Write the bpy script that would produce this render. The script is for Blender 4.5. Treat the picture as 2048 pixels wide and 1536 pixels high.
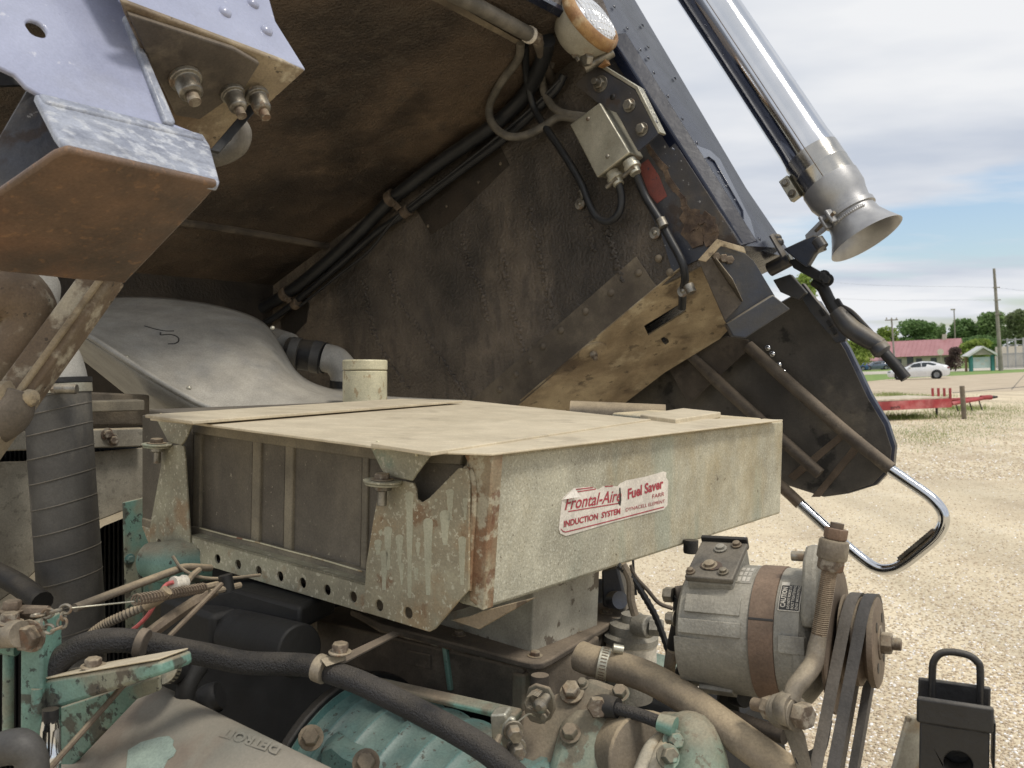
import bpy, math, random
import numpy as np
from mathutils import Vector, Matrix
from mathutils.geometry import tessellate_polygon
random.seed(7)
for o in list(bpy.data.objects): bpy.data.objects.remove(o)
scene = bpy.context.scene
col = scene.collection
rad = math.radians

# ------------------------------------------------------------------ camera
F, CX, CY = 1800.0, 1024.0, 768.0          # focal length and centre in photograph pixels
CAM = Vector((0, 0, 1.72))
_up = Vector((-0.0384, -0.01166, 0.99926)).normalized()   # world up in camera axes (right, forward, up)
_fw = Vector((0, 1, 0)); _fw = (_fw - _up * _fw.dot(_up)).normalized()
_rt = _fw.cross(_up)
MW = Matrix((_rt, _fw, _up))               # camera axes -> world
def cw(v): return MW @ Vector(v)
cd = bpy.data.cameras.new('camera'); cam = bpy.data.objects.new('camera', cd); col.objects.link(cam)
cd.sensor_width = 36.0; cd.lens = 36.0 * F / 2048.0; cd.clip_start = 0.05; cd.clip_end = 3000
R3 = Matrix((cw((1, 0, 0)), cw((0, 0, 1)), cw((0, -1, 0)))).transposed()
cam.matrix_world = Matrix.Translation(CAM) @ R3.to_4x4()
cd.dof.use_dof = True; cd.dof.focus_distance = 1.45; cd.dof.aperture_fstop = 15.0
scene.camera = cam

# ------------------------------------------------------------------ world, sun, exposure
SUN_EL, SUN_AZ = rad(58), rad(128)         # azimuth clockwise from +Y: the sun is behind right
w = bpy.data.worlds.new('World'); scene.world = w; w.use_nodes = True
nt = w.node_tree; nt.nodes.clear(); N = nt.nodes.new; L = nt.links.new
sky = N('ShaderNodeTexSky'); sky.sky_type = 'NISHITA'; sky.sun_disc = False
sky.sun_elevation = SUN_EL; sky.sun_rotation = SUN_AZ; sky.air_density = 1.0; sky.dust_density = 1.5
bg1 = N('ShaderNodeBackground'); bg1.inputs[1].default_value = 0.11; L(sky.outputs[0], bg1.inputs[0])
tc = N('ShaderNodeTexCoord'); sp = N('ShaderNodeSeparateXYZ'); L(tc.outputs['Generated'], sp.inputs[0])
mz = N('ShaderNodeMath'); mz.operation = 'MAXIMUM'; L(sp.outputs[2], mz.inputs[0]); mz.inputs[1].default_value = 0.0
az = N('ShaderNodeMath'); az.operation = 'ADD'; L(mz.outputs[0], az.inputs[0]); az.inputs[1].default_value = 0.12
dx = N('ShaderNodeMath'); dx.operation = 'DIVIDE'; L(sp.outputs[0], dx.inputs[0]); L(az.outputs[0], dx.inputs[1])
dy = N('ShaderNodeMath'); dy.operation = 'DIVIDE'; L(sp.outputs[1], dy.inputs[0]); L(az.outputs[0], dy.inputs[1])
cb = N('ShaderNodeCombineXYZ'); L(dx.outputs[0], cb.inputs[0]); L(dy.outputs[0], cb.inputs[1])
mp = N('ShaderNodeMapping'); mp.inputs['Scale'].default_value = (0.55, 0.95, 1); mp.inputs['Location'].default_value = (4.47, 0.06, 0)
L(cb.outputs[0], mp.inputs[0])
n1 = N('ShaderNodeTexNoise'); n1.inputs['Scale'].default_value = 1.0; n1.inputs['Detail'].default_value = 7; n1.inputs['Roughness'].default_value = 0.5
L(mp.outputs[0], n1.inputs['Vector'])
r1 = N('ShaderNodeValToRGB'); r1.color_ramp.elements[0].position = 0.40; r1.color_ramp.elements[1].position = 0.51
el1 = N('ShaderNodeMapRange'); el1.inputs[1].default_value = .10; el1.inputs[2].default_value = .26; el1.inputs[3].default_value = 0.0; el1.inputs[4].default_value = .16; L(sp.outputs[2], el1.inputs[0])
ad = N('ShaderNodeMath'); ad.operation = 'ADD'; L(n1.outputs[0], ad.inputs[0]); L(el1.outputs[0], ad.inputs[1])
L(ad.outputs[0], r1.inputs[0])
n2 = N('ShaderNodeTexNoise'); n2.inputs['Scale'].default_value = 1.3; n2.inputs['Detail'].default_value = 5
L(mp.outputs[0], n2.inputs['Vector'])
r2 = N('ShaderNodeValToRGB'); r2.color_ramp.elements[0].position = 0.35; r2.color_ramp.elements[0].color = (0.56, 0.61, 0.70, 1)
r2.color_ramp.elements[1].position = 0.62; r2.color_ramp.elements[1].color = (0.86, 0.87, 0.89, 1)
L(n2.outputs[0], r2.inputs[0])
bg2 = N('ShaderNodeBackground'); bg2.inputs[1].default_value = 0.70; L(r2.outputs[0], bg2.inputs[0])
mx = N('ShaderNodeMixShader'); L(r1.outputs[0], mx.inputs[0]); L(bg1.outputs[0], mx.inputs[1]); L(bg2.outputs[0], mx.inputs[2])
ow = N('ShaderNodeOutputWorld'); L(mx.outputs[0], ow.inputs[0])
sl = bpy.data.lights.new('sun', 'SUN'); sl.energy = 1.5; sl.angle = rad(12); sl.color = (1.0, 0.94, 0.84)
so = bpy.data.objects.new('sun', sl); col.objects.link(so)
sd = Vector((math.sin(SUN_AZ) * math.cos(SUN_EL), math.cos(SUN_AZ) * math.cos(SUN_EL), math.sin(SUN_EL)))
so.rotation_euler = sd.to_track_quat('Z', 'Y').to_euler(); so.location = (6, -6, 12)
scene.view_settings.view_transform = 'Standard'; scene.view_settings.look = 'None'
scene.view_settings.exposure = 0.55; scene.view_settings.gamma = 1.0
scene.view_settings.use_curve_mapping = False
scene.render.engine = 'CYCLES'
scene.cycles.max_bounces = 6

# ------------------------------------------------------------------ pixel geometry: rays through the photograph onto real planes
def ray(x, y): return cw(((x - CX) / F, 1.0, (CY - y) / F))
def px(x, y, d): return CAM + ray(x, y) * d
class Pl:
    def __init__(s, p, n): s.p = Vector(p); s.n = Vector(n).normalized()
    def hit(s, x, y):
        r = ray(x, y); return CAM + r * ((s.p - CAM).dot(s.n) / r.dot(s.n))
    def off(s, k): return Pl(s.p + s.n * k, s.n)
def gnd(x, y, z=0.0): return Pl((0, 0, z), (0, 0, 1)).hit(x, y)
A = ray(2460, 736).normalized()            # across the truck, away from the camera
B = ray(-1300, 610).normalized()           # towards the truck's front
U = A.cross(B).normalized(); B = U.cross(A).normalized()
def PA(k): return Pl(CAM + A * k, A)
def PB(k): return Pl(CAM + B * k, B)
def PU(k): return Pl(CAM + U * k, U)
def ca(p): return (p - CAM).dot(A)
def cbv(p): return (p - CAM).dot(B)
def cu(p): return (p - CAM).dot(U)

# ------------------------------------------------------------------ mesh builder
def spline(pts, sub=6):
    pts = [Vector(p) for p in pts]
    if len(pts) < 3: return pts
    out = []
    P = [pts[0] * 2 - pts[1]] + pts + [pts[-1] * 2 - pts[-2]]
    for i in range(1, len(P) - 2):
        a, b, c, d = P[i - 1:i + 3]
        for k in range(sub):
            t = k / sub
            out.append(0.5 * ((2 * b) + (c - a) * t + (2 * a - 5 * b + 4 * c - d) * t * t + (3 * b - a - 3 * c + d) * t ** 3))
    out.append(pts[-1]); return out
def perp(a):
    a = a.normalized(); h = Vector((0, 0, 1)) if abs(a.z) < 0.9 else Vector((1, 0, 0))
    u = a.cross(h).normalized(); return u, a.cross(u)
class G:
    def __init__(s): s.v = []; s.f = []
    def add(s, vs, fs):
        o = len(s.v); s.v += [Vector(q) for q in vs]; s.f += [tuple(i + o for i in f) for f in fs]; return s
    def box(s, c, x, y, z):               # centre and half-vectors
        c = Vector(c); vs = [c + x * i + y * j + z * k for i in (-1, 1) for j in (-1, 1) for k in (-1, 1)]
        return s.add(vs, [(0, 1, 3, 2), (4, 6, 7, 5), (0, 4, 5, 1), (2, 3, 7, 6), (0, 2, 6, 4), (1, 5, 7, 3)])
    def prism(s, pts, vec, holes=()):
        pts = [Vector(p) for p in pts]; vec = Vector(vec)
        if not holes:
            n = len(pts); vs = pts + [p + vec for p in pts]
            return s.add(vs, [tuple(range(n)), tuple(range(2 * n - 1, n - 1, -1))] + [(i, i + n, (i + 1) % n + n, (i + 1) % n) for i in range(n)])
        loops = [pts] + [[Vector(q) for q in h] for h in holes]
        flat = [q for l in loops for q in l]; n = len(flat)
        tri = tessellate_polygon(loops)
        fs = [tuple(t) for t in tri] + [tuple(i + n for i in reversed(t)) for t in tri]
        o = 0
        for l in loops:
            m = len(l); fs += [(o + i, o + i + n, o + (i + 1) % m + n, o + (i + 1) % m) for i in range(m)]; o += m
        return s.add(flat + [q + vec for q in flat], fs)
    def lathe(s, p0, ax, prof, n=24, cap=True):
        p0 = Vector(p0); ax = Vector(ax).normalized(); u, v = perp(ax); vs = []; fs = []
        for h, r in prof:
            for k in range(n):
                t = 2 * math.pi * k / n; vs.append(p0 + ax * h + (u * math.cos(t) + v * math.sin(t)) * r)
        m = len(prof)
        for i in range(m - 1):
            for k in range(n):
                a = i * n + k; b = i * n + (k + 1) % n; fs.append((a, b, b + n, a + n))
        if cap: fs += [tuple(range(n - 1, -1, -1)), tuple(range((m - 1) * n, m * n))]
        return s.add(vs, fs)
    def cyl(s, a, b, r, r2=None, n=20):
        a = Vector(a); b = Vector(b); return s.lathe(a, b - a, [(0, r), ((b - a).length, r if r2 is None else r2)], n)
    def tube(s, pts, r, n=12, sub=6, cap=True):
        P = spline(pts, sub) if sub > 1 else [Vector(p) for p in pts]
        m = len(P); vs = []; fs = []
        t0 = (P[1] - P[0]).normalized(); u, v = perp(t0)
        for i in range(m):
            t = (P[min(i + 1, m - 1)] - P[max(i - 1, 0)]).normalized()
            u = (u - t * u.dot(t)).normalized(); v = t.cross(u)
            if callable(r): rr = r(i / (m - 1))
            elif isinstance(r, (list, tuple)):
                q = i / (m - 1) * (len(r) - 1); j = min(int(q), len(r) - 2); rr = r[j] + (r[j + 1] - r[j]) * (q - j)
            else: rr = r
            for k in range(n):
                a = 2 * math.pi * k / n; vs.append(P[i] + (u * math.cos(a) + v * math.sin(a)) * rr)
        for i in range(m - 1):
            for k in range(n):
                a = i * n + k; b = i * n + (k + 1) % n; fs.append((a, b, b + n, a + n))
        if cap: fs += [tuple(range(n - 1, -1, -1)), tuple(range((m - 1) * n, m * n))]
        return s.add(vs, fs)
    def hexa(s, p, ax, r, h, n=6):         # hexagon prism with a chamfered top
        return s.lathe(p, ax, [(0, r), (h * .82, r), (h, r * .86)], n)
    def dome(s, p, ax, r, h=None, n=10):
        h = h or r * .6; return s.lathe(p, ax, [(0, r), (h * .45, r * .9), (h * .8, r * .6), (h, r * .15)], n)
    def loft(s, secs, closed=True, cap=True):
        n = len(secs[0]); vs = [q for l in secs for q in l]; fs = []
        for i in range(len(secs) - 1):
            for k in range(n if closed else n - 1):
                a = i * n + k; b = i * n + (k + 1) % n; fs.append((a, b, b + n, a + n))
        if cap and closed: fs += [tuple(range(n - 1, -1, -1)), tuple(range((len(secs) - 1) * n, len(secs) * n))]
        return s.add(vs, fs)
    def build(s, name, mat, parent=None, bevel=0.0, ang=38, org=None):
        return mkmesh(name, s.v, s.f, mat, parent, bevel, ang, org)
ORG = {}
def mkmesh(name, vs, fs, mat, parent=None, bevel=0.0, ang=38, org=None):
    if parent is not None: o0 = ORG[parent.name]
    elif org is not None: o0 = Vector(org)
    else:
        c = sum((Vector(q) for q in vs), Vector()) / len(vs); o0 = Vector((c.x, c.y, min(q[2] for q in vs)))
    me = bpy.data.meshes.new(name); me.from_pydata([tuple(Vector(q) - o0) for q in vs], [], fs); me.validate()
    import bmesh
    bm = bmesh.new(); bm.from_mesh(me); bmesh.ops.recalc_face_normals(bm, faces=bm.faces); bm.to_mesh(me); bm.free()
    me.polygons.foreach_set('use_smooth', [True] * len(me.polygons)); me.set_sharp_from_angle(angle=rad(ang))
    me.materials.append(mat); ob = bpy.data.objects.new(name, me); col.objects.link(ob)
    if parent is not None: ob.parent = parent
    else: ob.location = o0
    ORG[ob.name] = o0
    if bevel:
        b = ob.modifiers.new('bevel', 'BEVEL'); b.width = bevel; b.segments = 2; b.limit_method = 'ANGLE'; b.angle_limit = rad(40)
    return ob
def tag(o, label, cat, group=None, kind=None):
    o['label'] = label; o['category'] = cat
    if group: o['group'] = group
    if kind: o['kind'] = kind
    return o
def thing(name, label, cat, loc, group=None):
    o = bpy.data.objects.new(name, None); col.objects.link(o); o.empty_display_size = 0.05
    o.location = loc; ORG[o.name] = Vector(loc); return tag(o, label, cat, group)
def struct(o): o['kind'] = 'structure'; return o
def hits(pl, pts): return [pl.hit(*p) for p in pts]
def circ(c, u, v, r, n=14, r2=None): return [c + u * (r * math.cos(2 * math.pi * k / n)) + v * ((r2 or r) * math.sin(2 * math.pi * k / n)) for k in range(n)]
def plate(name, pl, pts, th, mat, parent=None, bevel=0.0012, holes=()):
    # outline cast on a plane; thickness goes away from the camera
    P = hits(pl, pts); n = pl.n if pl.n.dot(P[0] - CAM) > 0 else -pl.n
    return G().prism(P, n * th, holes).build(name, mat, parent, bevel)
def toward(pl, p):                        # plane normal pointing at the camera side
    return -pl.n if pl.n.dot(p - CAM) > 0 else pl.n.copy()
def bolt(name, p, ax, r, h, mat, parent, washer=1.45, shank=0, sr=.55):
    g = G()
    if washer: g.lathe(p, ax, [(0, r * washer), (h * .22, r * washer)], 16)
    g.hexa(p + ax * (h * .2 if washer else 0), ax, r, h)
    if shank: g.cyl(p + ax * h, p + ax * (h + shank), r * sr, n=10)
    return g.build(name, mat, parent, 0.0006)
def text_on(name, pl, s, p0, p1, hpx, mat, parent, shear=0, bold=0, lift=.0012, flat=False):
    cu_ = bpy.data.curves.new('t', 'FONT'); cu_.body = s; cu_.shear = shear; cu_.offset = bold; cu_.resolution_u = 3
    tmp = bpy.data.objects.new('t', cu_); col.objects.link(tmp)
    me = bpy.data.meshes.new_from_object(tmp.evaluated_get(bpy.context.evaluated_depsgraph_get()))
    bpy.data.objects.remove(tmp)
    vs = np.array([tuple(q.co) for q in me.vertices]); fs = [tuple(p.vertices) for p in me.polygons]
    x0, x1 = vs[:, 0].min(), vs[:, 0].max()
    a = pl.hit(*p0); b = pl.hit(*p1); top = pl.hit(p0[0] + hpx[0], p0[1] + hpx[1])
    n = toward(pl, a); X = b - a; Y = top - a
    if not flat: Y = Y - X * (Y.dot(X) / X.dot(X))
    capb = 0.70
    V = [a + X * ((q[0] - x0) / (x1 - x0)) + Y * (q[1] / capb) + n * lift for q in vs]
    return mkmesh(name, V, fs, mat, parent)

# ------------------------------------------------------------------ materials
m_navy2 = None
def s2l(c): return tuple((x / 255 / 12.92 if x <= 10 else ((x / 255 + .055) / 1.055) ** 2.4) for x in c)
def mk(name, c1, c2=None, scale=6.0, rough=.6, metal=0.0, bump=.15, bscale=80.0, layers=(), dust=None, spec=.5, coat=0.0, lo=.35, hi=.65, detail=6, rvar=.12, grain=1.0, sat=.86, bdist=.004, warp=0.0):
    m = bpy.data.materials.new(name); m.use_nodes = True; t = m.node_tree; N = t.nodes.new; L = t.links.new
    p = t.nodes['Principled BSDF']; p.inputs['Metallic'].default_value = metal
    if 'Specular IOR Level' in p.inputs: p.inputs['Specular IOR Level'].default_value = spec
    if coat: p.inputs['Coat Weight'].default_value = coat; p.inputs['Coat Roughness'].default_value = .06
    tc = N('ShaderNodeTexCoord')
    def noise(sc, st=(1, 1, 1), det=detail, ro=.58, loc=(0, 0, 0)):
        mp = N('ShaderNodeMapping'); mp.inputs['Scale'].default_value = st; mp.inputs['Location'].default_value = loc
        L(tc.outputs['Object'], mp.inputs[0])
        n = N('ShaderNodeTexNoise'); n.inputs['Scale'].default_value = sc; n.inputs['Detail'].default_value = det; n.inputs['Roughness'].default_value = ro
        L(mp.outputs[0], n.inputs['Vector']); return n.outputs[0]
    def ss(sock, a, b):
        r = N('ShaderNodeMapRange'); r.interpolation_type = 'SMOOTHSTEP'; r.inputs[1].default_value = a; r.inputs[2].default_value = b
        L(sock, r.inputs[0]); return r.outputs[0]
    def mul(a, k):
        q = N('ShaderNodeMath'); q.operation = 'MULTIPLY'; L(a, q.inputs[0])
        if isinstance(k, (int, float)): q.inputs[1].default_value = k
        else: L(k, q.inputs[1])
        return q.outputs[0]
    def mixc(f, a, b):
        q = N('ShaderNodeMix'); q.data_type = 'RGBA'; L(f, q.inputs[0])
        for s_, k in ((a, 6), (b, 7)):
            if isinstance(s_, tuple): q.inputs[k].default_value = (*s_, 1)
            else: L(s_, q.inputs[k])
        return q.outputs[2]
    def mixf(f, a, b):
        q = N('ShaderNodeMix'); q.data_type = 'FLOAT'; L(f, q.inputs[0])
        for s_, k in ((a, 2), (b, 3)):
            if isinstance(s_, (int, float)): q.inputs[k].default_value = s_
            else: L(s_, q.inputs[k])
        return q.outputs[0]
    def ds(c): y = c[0] * .3 + c[1] * .5 + c[2] * .2; return tuple(y + (x - y) * sat for x in c)
    C1 = ds(s2l(c1)); C2 = ds(s2l(c2)) if c2 else tuple(x * .75 for x in C1)
    nb = noise(scale); colr = mixc(ss(nb, lo, hi), C2, C1)
    rf = mixf(noise(scale * 3.1), max(0, rough - rvar), min(1, rough + rvar)); mt = None
    hgt = None
    for i, ly in enumerate(layers):
        f = ss(noise(ly.get('scale', 10), ly.get('st', (1, 1, 1)), ly.get('det', 6), ly.get('ro', .6), (i * 3.7 + 1.3, i * 2.1, i * 5.3)), ly.get('lo', .55) - .025, ly.get('hi', .6) - .025)
        f = mul(f, ly.get('amt', 1.0))
        if 'up' in ly or 'side' in ly:
            g = N('ShaderNodeNewGeometry'); s3 = N('ShaderNodeSeparateXYZ'); L(g.outputs['Normal'], s3.inputs[0])
            f = mul(f, ss(s3.outputs[2], .3, .8))
        colr = mixc(f, colr, ds(s2l(ly['c']))); rf = mixf(f, rf, ly.get('rough', .8))
        if metal: mt = mixf(f, mt if mt is not None else metal, ly.get('metal', 0.0))
        if ly.get('bump'): hgt = (f, ly['bump'])
    if dust:
        g = N('ShaderNodeNewGeometry'); s3 = N('ShaderNodeSeparateXYZ'); L(g.outputs['Normal'], s3.inputs[0])
        f = mul(mul(ss(s3.outputs[2], .15, .8), ss(noise(scale * 1.7), .2, .55)), dust[1])
        colr = mixc(f, colr, ds(s2l(dust[0]))); rf = mixf(f, rf, .9)
        if metal: mt = mixf(f, mt if mt is not None else metal, 0.0)
    if grain and metal < .9:
        def gm(sock, a, b, src):
            r = N('ShaderNodeMapRange'); r.inputs[1].default_value = .3; r.inputs[2].default_value = .7; r.inputs[3].default_value = a; r.inputs[4].default_value = b; L(src, r.inputs[0])
            v = N('ShaderNodeVectorMath'); v.operation = 'SCALE'; L(sock, v.inputs[0]); L(r.outputs[0], v.inputs['Scale']); return v.outputs[0]
        colr = gm(colr, 1 - .16 * grain, 1 + .13 * grain, noise(330, det=2, ro=.7)); colr = gm(colr, 1 - .20 * grain, 1 + .15 * grain, noise(17, det=5, ro=.65))
    L(colr, p.inputs['Base Color']); L(rf, p.inputs['Roughness'])
    if mt is not None: L(mt, p.inputs['Metallic'])
    nrm = None
    if bump:
        b = N('ShaderNodeBump'); b.inputs['Strength'].default_value = bump; b.inputs['Distance'].default_value = bdist
        L(noise(bscale, det=3), b.inputs['Height']); nrm = b.outputs[0]
    if warp:
        b = N('ShaderNodeBump'); b.inputs['Strength'].default_value = warp; b.inputs['Distance'].default_value = .02
        L(noise(7, det=2), b.inputs['Height'])
        if nrm: L(nrm, b.inputs['Normal'])
        nrm = b.outputs[0]
    if hgt:
        b = N('ShaderNodeBump'); b.inputs['Strength'].default_value = hgt[1]; b.inputs['Distance'].default_value = .002
        L(hgt[0], b.inputs['Height'])
        if nrm: L(nrm, b.inputs['Normal'])
        nrm = b.outputs[0]
    if nrm: L(nrm, p.inputs['Normal'])
    return m
RUST = (96, 58, 34); DUSTC = (186, 168, 134)
m_under = mk('undercoat_brown', (110, 98, 84), (68, 61, 54), 2.2, .48, 0, .8, 115, [dict(c=(136, 119, 97), scale=1.8, lo=.52, hi=.72, amt=.7, rough=.48), dict(c=(46, 42, 39), scale=3.0, st=(1, 1, .35), lo=.55, hi=.7, amt=.65, rough=.42), dict(c=(80, 73, 66), scale=26, st=(1, 1, .3), lo=.56, hi=.64, amt=.5)], bdist=.008, sat=.72)
m_ceil = mk('undercoat_ceiling', (100, 82, 64), (50, 42, 36), 1.7, .40, 0, .8, 120, [dict(c=(146, 120, 90), scale=1.5, st=(1, 1, 2.2), lo=.56, hi=.78, amt=.75, rough=.42), dict(c=(32, 28, 26), scale=2.3, lo=.54, hi=.72, amt=.7, rough=.4), dict(c=(78, 68, 56), scale=20, lo=.58, hi=.66, amt=.5)], sat=.75, bdist=.008)
m_underplate = mk('undercoat_plate', (66, 57, 48), (44, 39, 34), 4, .5, 0, .5, 110)
m_strip = mk('dusty_doubler', (120, 108, 90), (84, 75, 64), 5, .75, 0, .4, 120, [dict(c=(150, 136, 112), scale=7, lo=.52, hi=.7, amt=.6)])
m_tan = mk('tan_sill_dirt', (172, 154, 122), (128, 110, 84), 5, .85, 0, .5, 60, [dict(c=(82, 66, 50), scale=3.2, st=(1.2, 1.2, 2.4), lo=.54, hi=.66, amt=.85), dict(c=(204, 190, 158), scale=9, lo=.56, hi=.7, amt=.5), dict(c=(60, 48, 38), scale=26, lo=.62, hi=.68, amt=.6)])
m_navy = mk('navy_gloss_paint', (22, 29, 50), (18, 24, 42), 4, .26, 0, .06, 60, [dict(c=(60, 66, 80), scale=22, st=(1, 1, .2), lo=.56, hi=.68, amt=.4, rough=.4)], rvar=.10, spec=.35, grain=.4)
m_navyworn = mk('navy_worn_paint', (56, 61, 74), (74, 69, 64), 5, .42, 0, .2, 90, [dict(c=(106, 94, 78), scale=6, lo=.52, hi=.66, amt=.85), dict(c=(190, 190, 190), scale=70, lo=.70, hi=.73, amt=.5), dict(c=(66, 52, 42), scale=11, lo=.58, hi=.64, amt=.75)])
m_navymid = mk('navy_bracket', (44, 52, 68), (64, 62, 60), 7, .36, 0, .15, 90, [dict(c=(112, 100, 82), scale=8, lo=.57, hi=.7, amt=.7)], dust=(DUSTC, .4))
m_navy2 = mk('navy_frame_paint', (40, 48, 70), (32, 40, 60), 8, .28, 0, .1, 120, coat=.6)
m_lav = mk('blue_grey_paint', (158, 164, 190), (144, 150, 178), 3, .3, 0, .1, 180, [dict(c=(196, 198, 208), scale=46, lo=.67, hi=.71, amt=.5), dict(c=(128, 132, 150), scale=9, lo=.56, hi=.7, amt=.4)], coat=.4, rvar=.1, grain=.4, sat=.85, warp=.12)
m_lavworn = mk('blue_grey_worn', (160, 166, 180), (130, 136, 152), 30, .34, 0, .25, 120, [dict(c=(190, 193, 198), scale=70, st=(1, 1, .3), lo=.52, hi=.64, amt=.6), dict(c=(108, 110, 120), scale=14, lo=.6, hi=.68, amt=.4)])
m_rust = mk('rusty_face', (116, 90, 69), (86, 75, 66), 4, .55, 0, .3, 90, [dict(c=(140, 94, 60), scale=3.5, lo=.48, hi=.70, amt=.65), dict(c=(64, 60, 58), scale=4, lo=.52, hi=.70, amt=.8), dict(c=(150, 112, 76), scale=120, lo=.60, hi=.68, amt=.45)])
m_tanrust = mk('tan_rust_face', (160, 144, 116), (118, 102, 82), 7, .75, 0, .4, 100, [dict(c=(100, 80, 60), scale=6, lo=.5, hi=.62, amt=.8), dict(c=(206, 196, 170), scale=14, lo=.56, hi=.66, amt=.6), dict(c=(44, 38, 32), scale=60, lo=.66, hi=.7, amt=.7)])
m_dark = mk('dark_paint', (26, 27, 29), (16, 16, 17), 8, .5, 0, .2, 100, dust=((84, 76, 64), .3))
m_black = mk('black_rubber', (38, 38, 40), (26, 26, 28), 12, .55, 0, .25, 220, dust=((120, 108, 88), .35))
m_cabblk = mk('black_cable', (36, 38, 42), (24, 26, 30), 20, .45, 0, .1, 200, dust=((110, 100, 84), .25))
m_cabgry = mk('grey_cable', (112, 106, 96), (84, 80, 72), 20, .65, 0, .12, 200, dust=((150, 138, 116), .3))
m_hosetan = mk('dusty_hose', (136, 122, 102), (112, 102, 88), 9, .85, 0, .25, 140, [dict(c=(58, 56, 54), scale=5, lo=.58, hi=.7, amt=.6)], dust=((176, 156, 122), .7))
m_chrome = mk('chrome', (214, 216, 220), (200, 203, 208), 6, .11, 1, 0, rvar=.03)
m_steel = mk('polished_band', (188, 183, 172), (172, 168, 160), 10, .22, 1, .05, 200, sat=.7)
m_alum = mk('cast_aluminium', (172, 172, 172), (156, 156, 158), 20, .4, .6, .08, 320, rvar=.06, grain=.35)
m_zinc = mk('zinc_bolt', (150, 146, 136), (110, 104, 94), 30, .42, .8, .12, 200, [dict(c=(120, 92, 62), scale=40, lo=.58, hi=.66, amt=.7)], dust=(DUSTC, .4))
m_rbolt = mk('rusty_bolt', (122, 108, 92), (92, 78, 66), 40, .62, .3, .25, 260, [dict(c=(158, 150, 134), scale=60, lo=.52, hi=.62, amt=.6), dict(c=(112, 76, 50), scale=50, lo=.58, hi=.64, amt=.6)], dust=(DUSTC, .5))
m_box = mk('galvanised_box', (180, 176, 156), (157, 153, 135), 7, .58, 0, .25, 240, [dict(c=(208, 206, 188), scale=300, lo=.55, hi=.63, amt=.6), dict(c=(156, 140, 104), scale=4.5, st=(1, 1, .6), lo=.54, hi=.72, amt=.65), dict(c=(116, 112, 96), scale=340, lo=.60, hi=.68, amt=.6), dict(c=(142, 154, 140), scale=12, st=(1, 1, .10), lo=.56, hi=.68, amt=.4), dict(c=(90, 78, 60), scale=90, lo=.69, hi=.72, amt=.8)], dust=((204, 188, 154), 1.0), warp=.22, sat=.95)
m_boxtop = mk('dusty_top', (204, 189, 158), (192, 177, 146), 4, .9, 0, .12, 160, [dict(c=(178, 163, 134), scale=3, st=(1, 3, 1), lo=.52, hi=.72, amt=.6), dict(c=(214, 202, 174), scale=40, st=(1, 4, 1), lo=.56, hi=.68, amt=.5), dict(c=(150, 136, 112), scale=9, lo=.6, hi=.7, amt=.4)], grain=.5, sat=.82, warp=.25)
m_bracket = mk('drip_bracket', (162, 155, 128), (146, 136, 110), 9, .65, 0, .15, 200, [dict(c=(150, 126, 90), scale=6, lo=.51, hi=.62, amt=.8), dict(c=(124, 90, 58), scale=16, lo=.59, hi=.66, amt=.75), dict(c=(192, 187, 162), scale=150, lo=.62, hi=.66, amt=.7, det=2)])
m_bracket2 = mk('green_bracket', (166, 162, 136), (142, 136, 114), 8, .65, 0, .15, 200, [dict(c=(124, 152, 134), scale=5, lo=.61, hi=.68, amt=.7), dict(c=(150, 118, 82), scale=10, lo=.58, hi=.66, amt=.7), dict(c=(204, 198, 174), scale=120, lo=.62, hi=.66, amt=.6, det=2)])
m_filter = mk('dusty_filter', (116, 108, 94), (98, 91, 80), 7, .85, 0, .12, 200, [dict(c=(134, 124, 104), scale=5, st=(1, 1, .3), lo=.5, hi=.7, amt=.6), dict(c=(180, 170, 146), scale=120, lo=.69, hi=.72, amt=.6)])
m_frail = mk('filter_rail', (142, 132, 110), (116, 108, 92), 8, .8, 0, .15, 200)
m_rustflange = mk('rust_flange', (158, 144, 114), (136, 112, 82), 12, .75, 0, .3, 200, [dict(c=(130, 92, 60), scale=16, st=(1, 1, .4), lo=.52, hi=.62, amt=.8), dict(c=(186, 180, 154), scale=22, lo=.56, hi=.62, amt=.7), dict(c=(112, 66, 36), scale=30, lo=.60, hi=.66, amt=.7)])
m_cream = mk('cream_paint', (216, 208, 172), (202, 194, 158), 8, .45, 0, .05, 100, [dict(c=(160, 122, 70), scale=60, lo=.6, hi=.66, amt=.6, st=(1, 1, .6)), dict(c=(150, 98, 70), scale=14, lo=.67, hi=.69, amt=.9)])
m_moulded = mk('grey_moulded', (152, 150, 144), (134, 132, 126), 6, .62, 0, .25, 70, [dict(c=(170, 166, 156), scale=9, st=(1, 1, .3), lo=.5, hi=.7, amt=.5)], dust=((176, 166, 146), .4))
m_shroud = mk('shroud_beige', (158, 152, 136), (134, 128, 114), 8, .72, 0, .2, 140, [dict(c=(104, 98, 86), scale=80, lo=.6, hi=.66, amt=.5), dict(c=(120, 112, 96), scale=7, lo=.54, hi=.68, amt=.6)], dust=(DUSTC, .6))
m_ducthose = mk('ribbed_hose', (82, 80, 76), (64, 62, 60), 8, .6, 0, .25, 60, [dict(c=(120, 114, 102), scale=11, st=(1, 1, .4), lo=.55, hi=.7, amt=.5)])
m_core = mk('radiator_core', (20, 30, 38), (12, 18, 24), 20, .5, 0, 0)
m_teal = mk('teal_engine_paint', (106, 148, 134), (90, 126, 116), 6, .42, 0, .15, 120, [dict(c=(134, 124, 102), scale=6, lo=.52, hi=.64, amt=.75, rough=.85), dict(c=(70, 58, 48), scale=16, lo=.58, hi=.62, amt=.8), dict(c=(44, 44, 42), scale=70, lo=.61, hi=.65, amt=.8)], dust=((160, 146, 120), .8))
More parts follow.
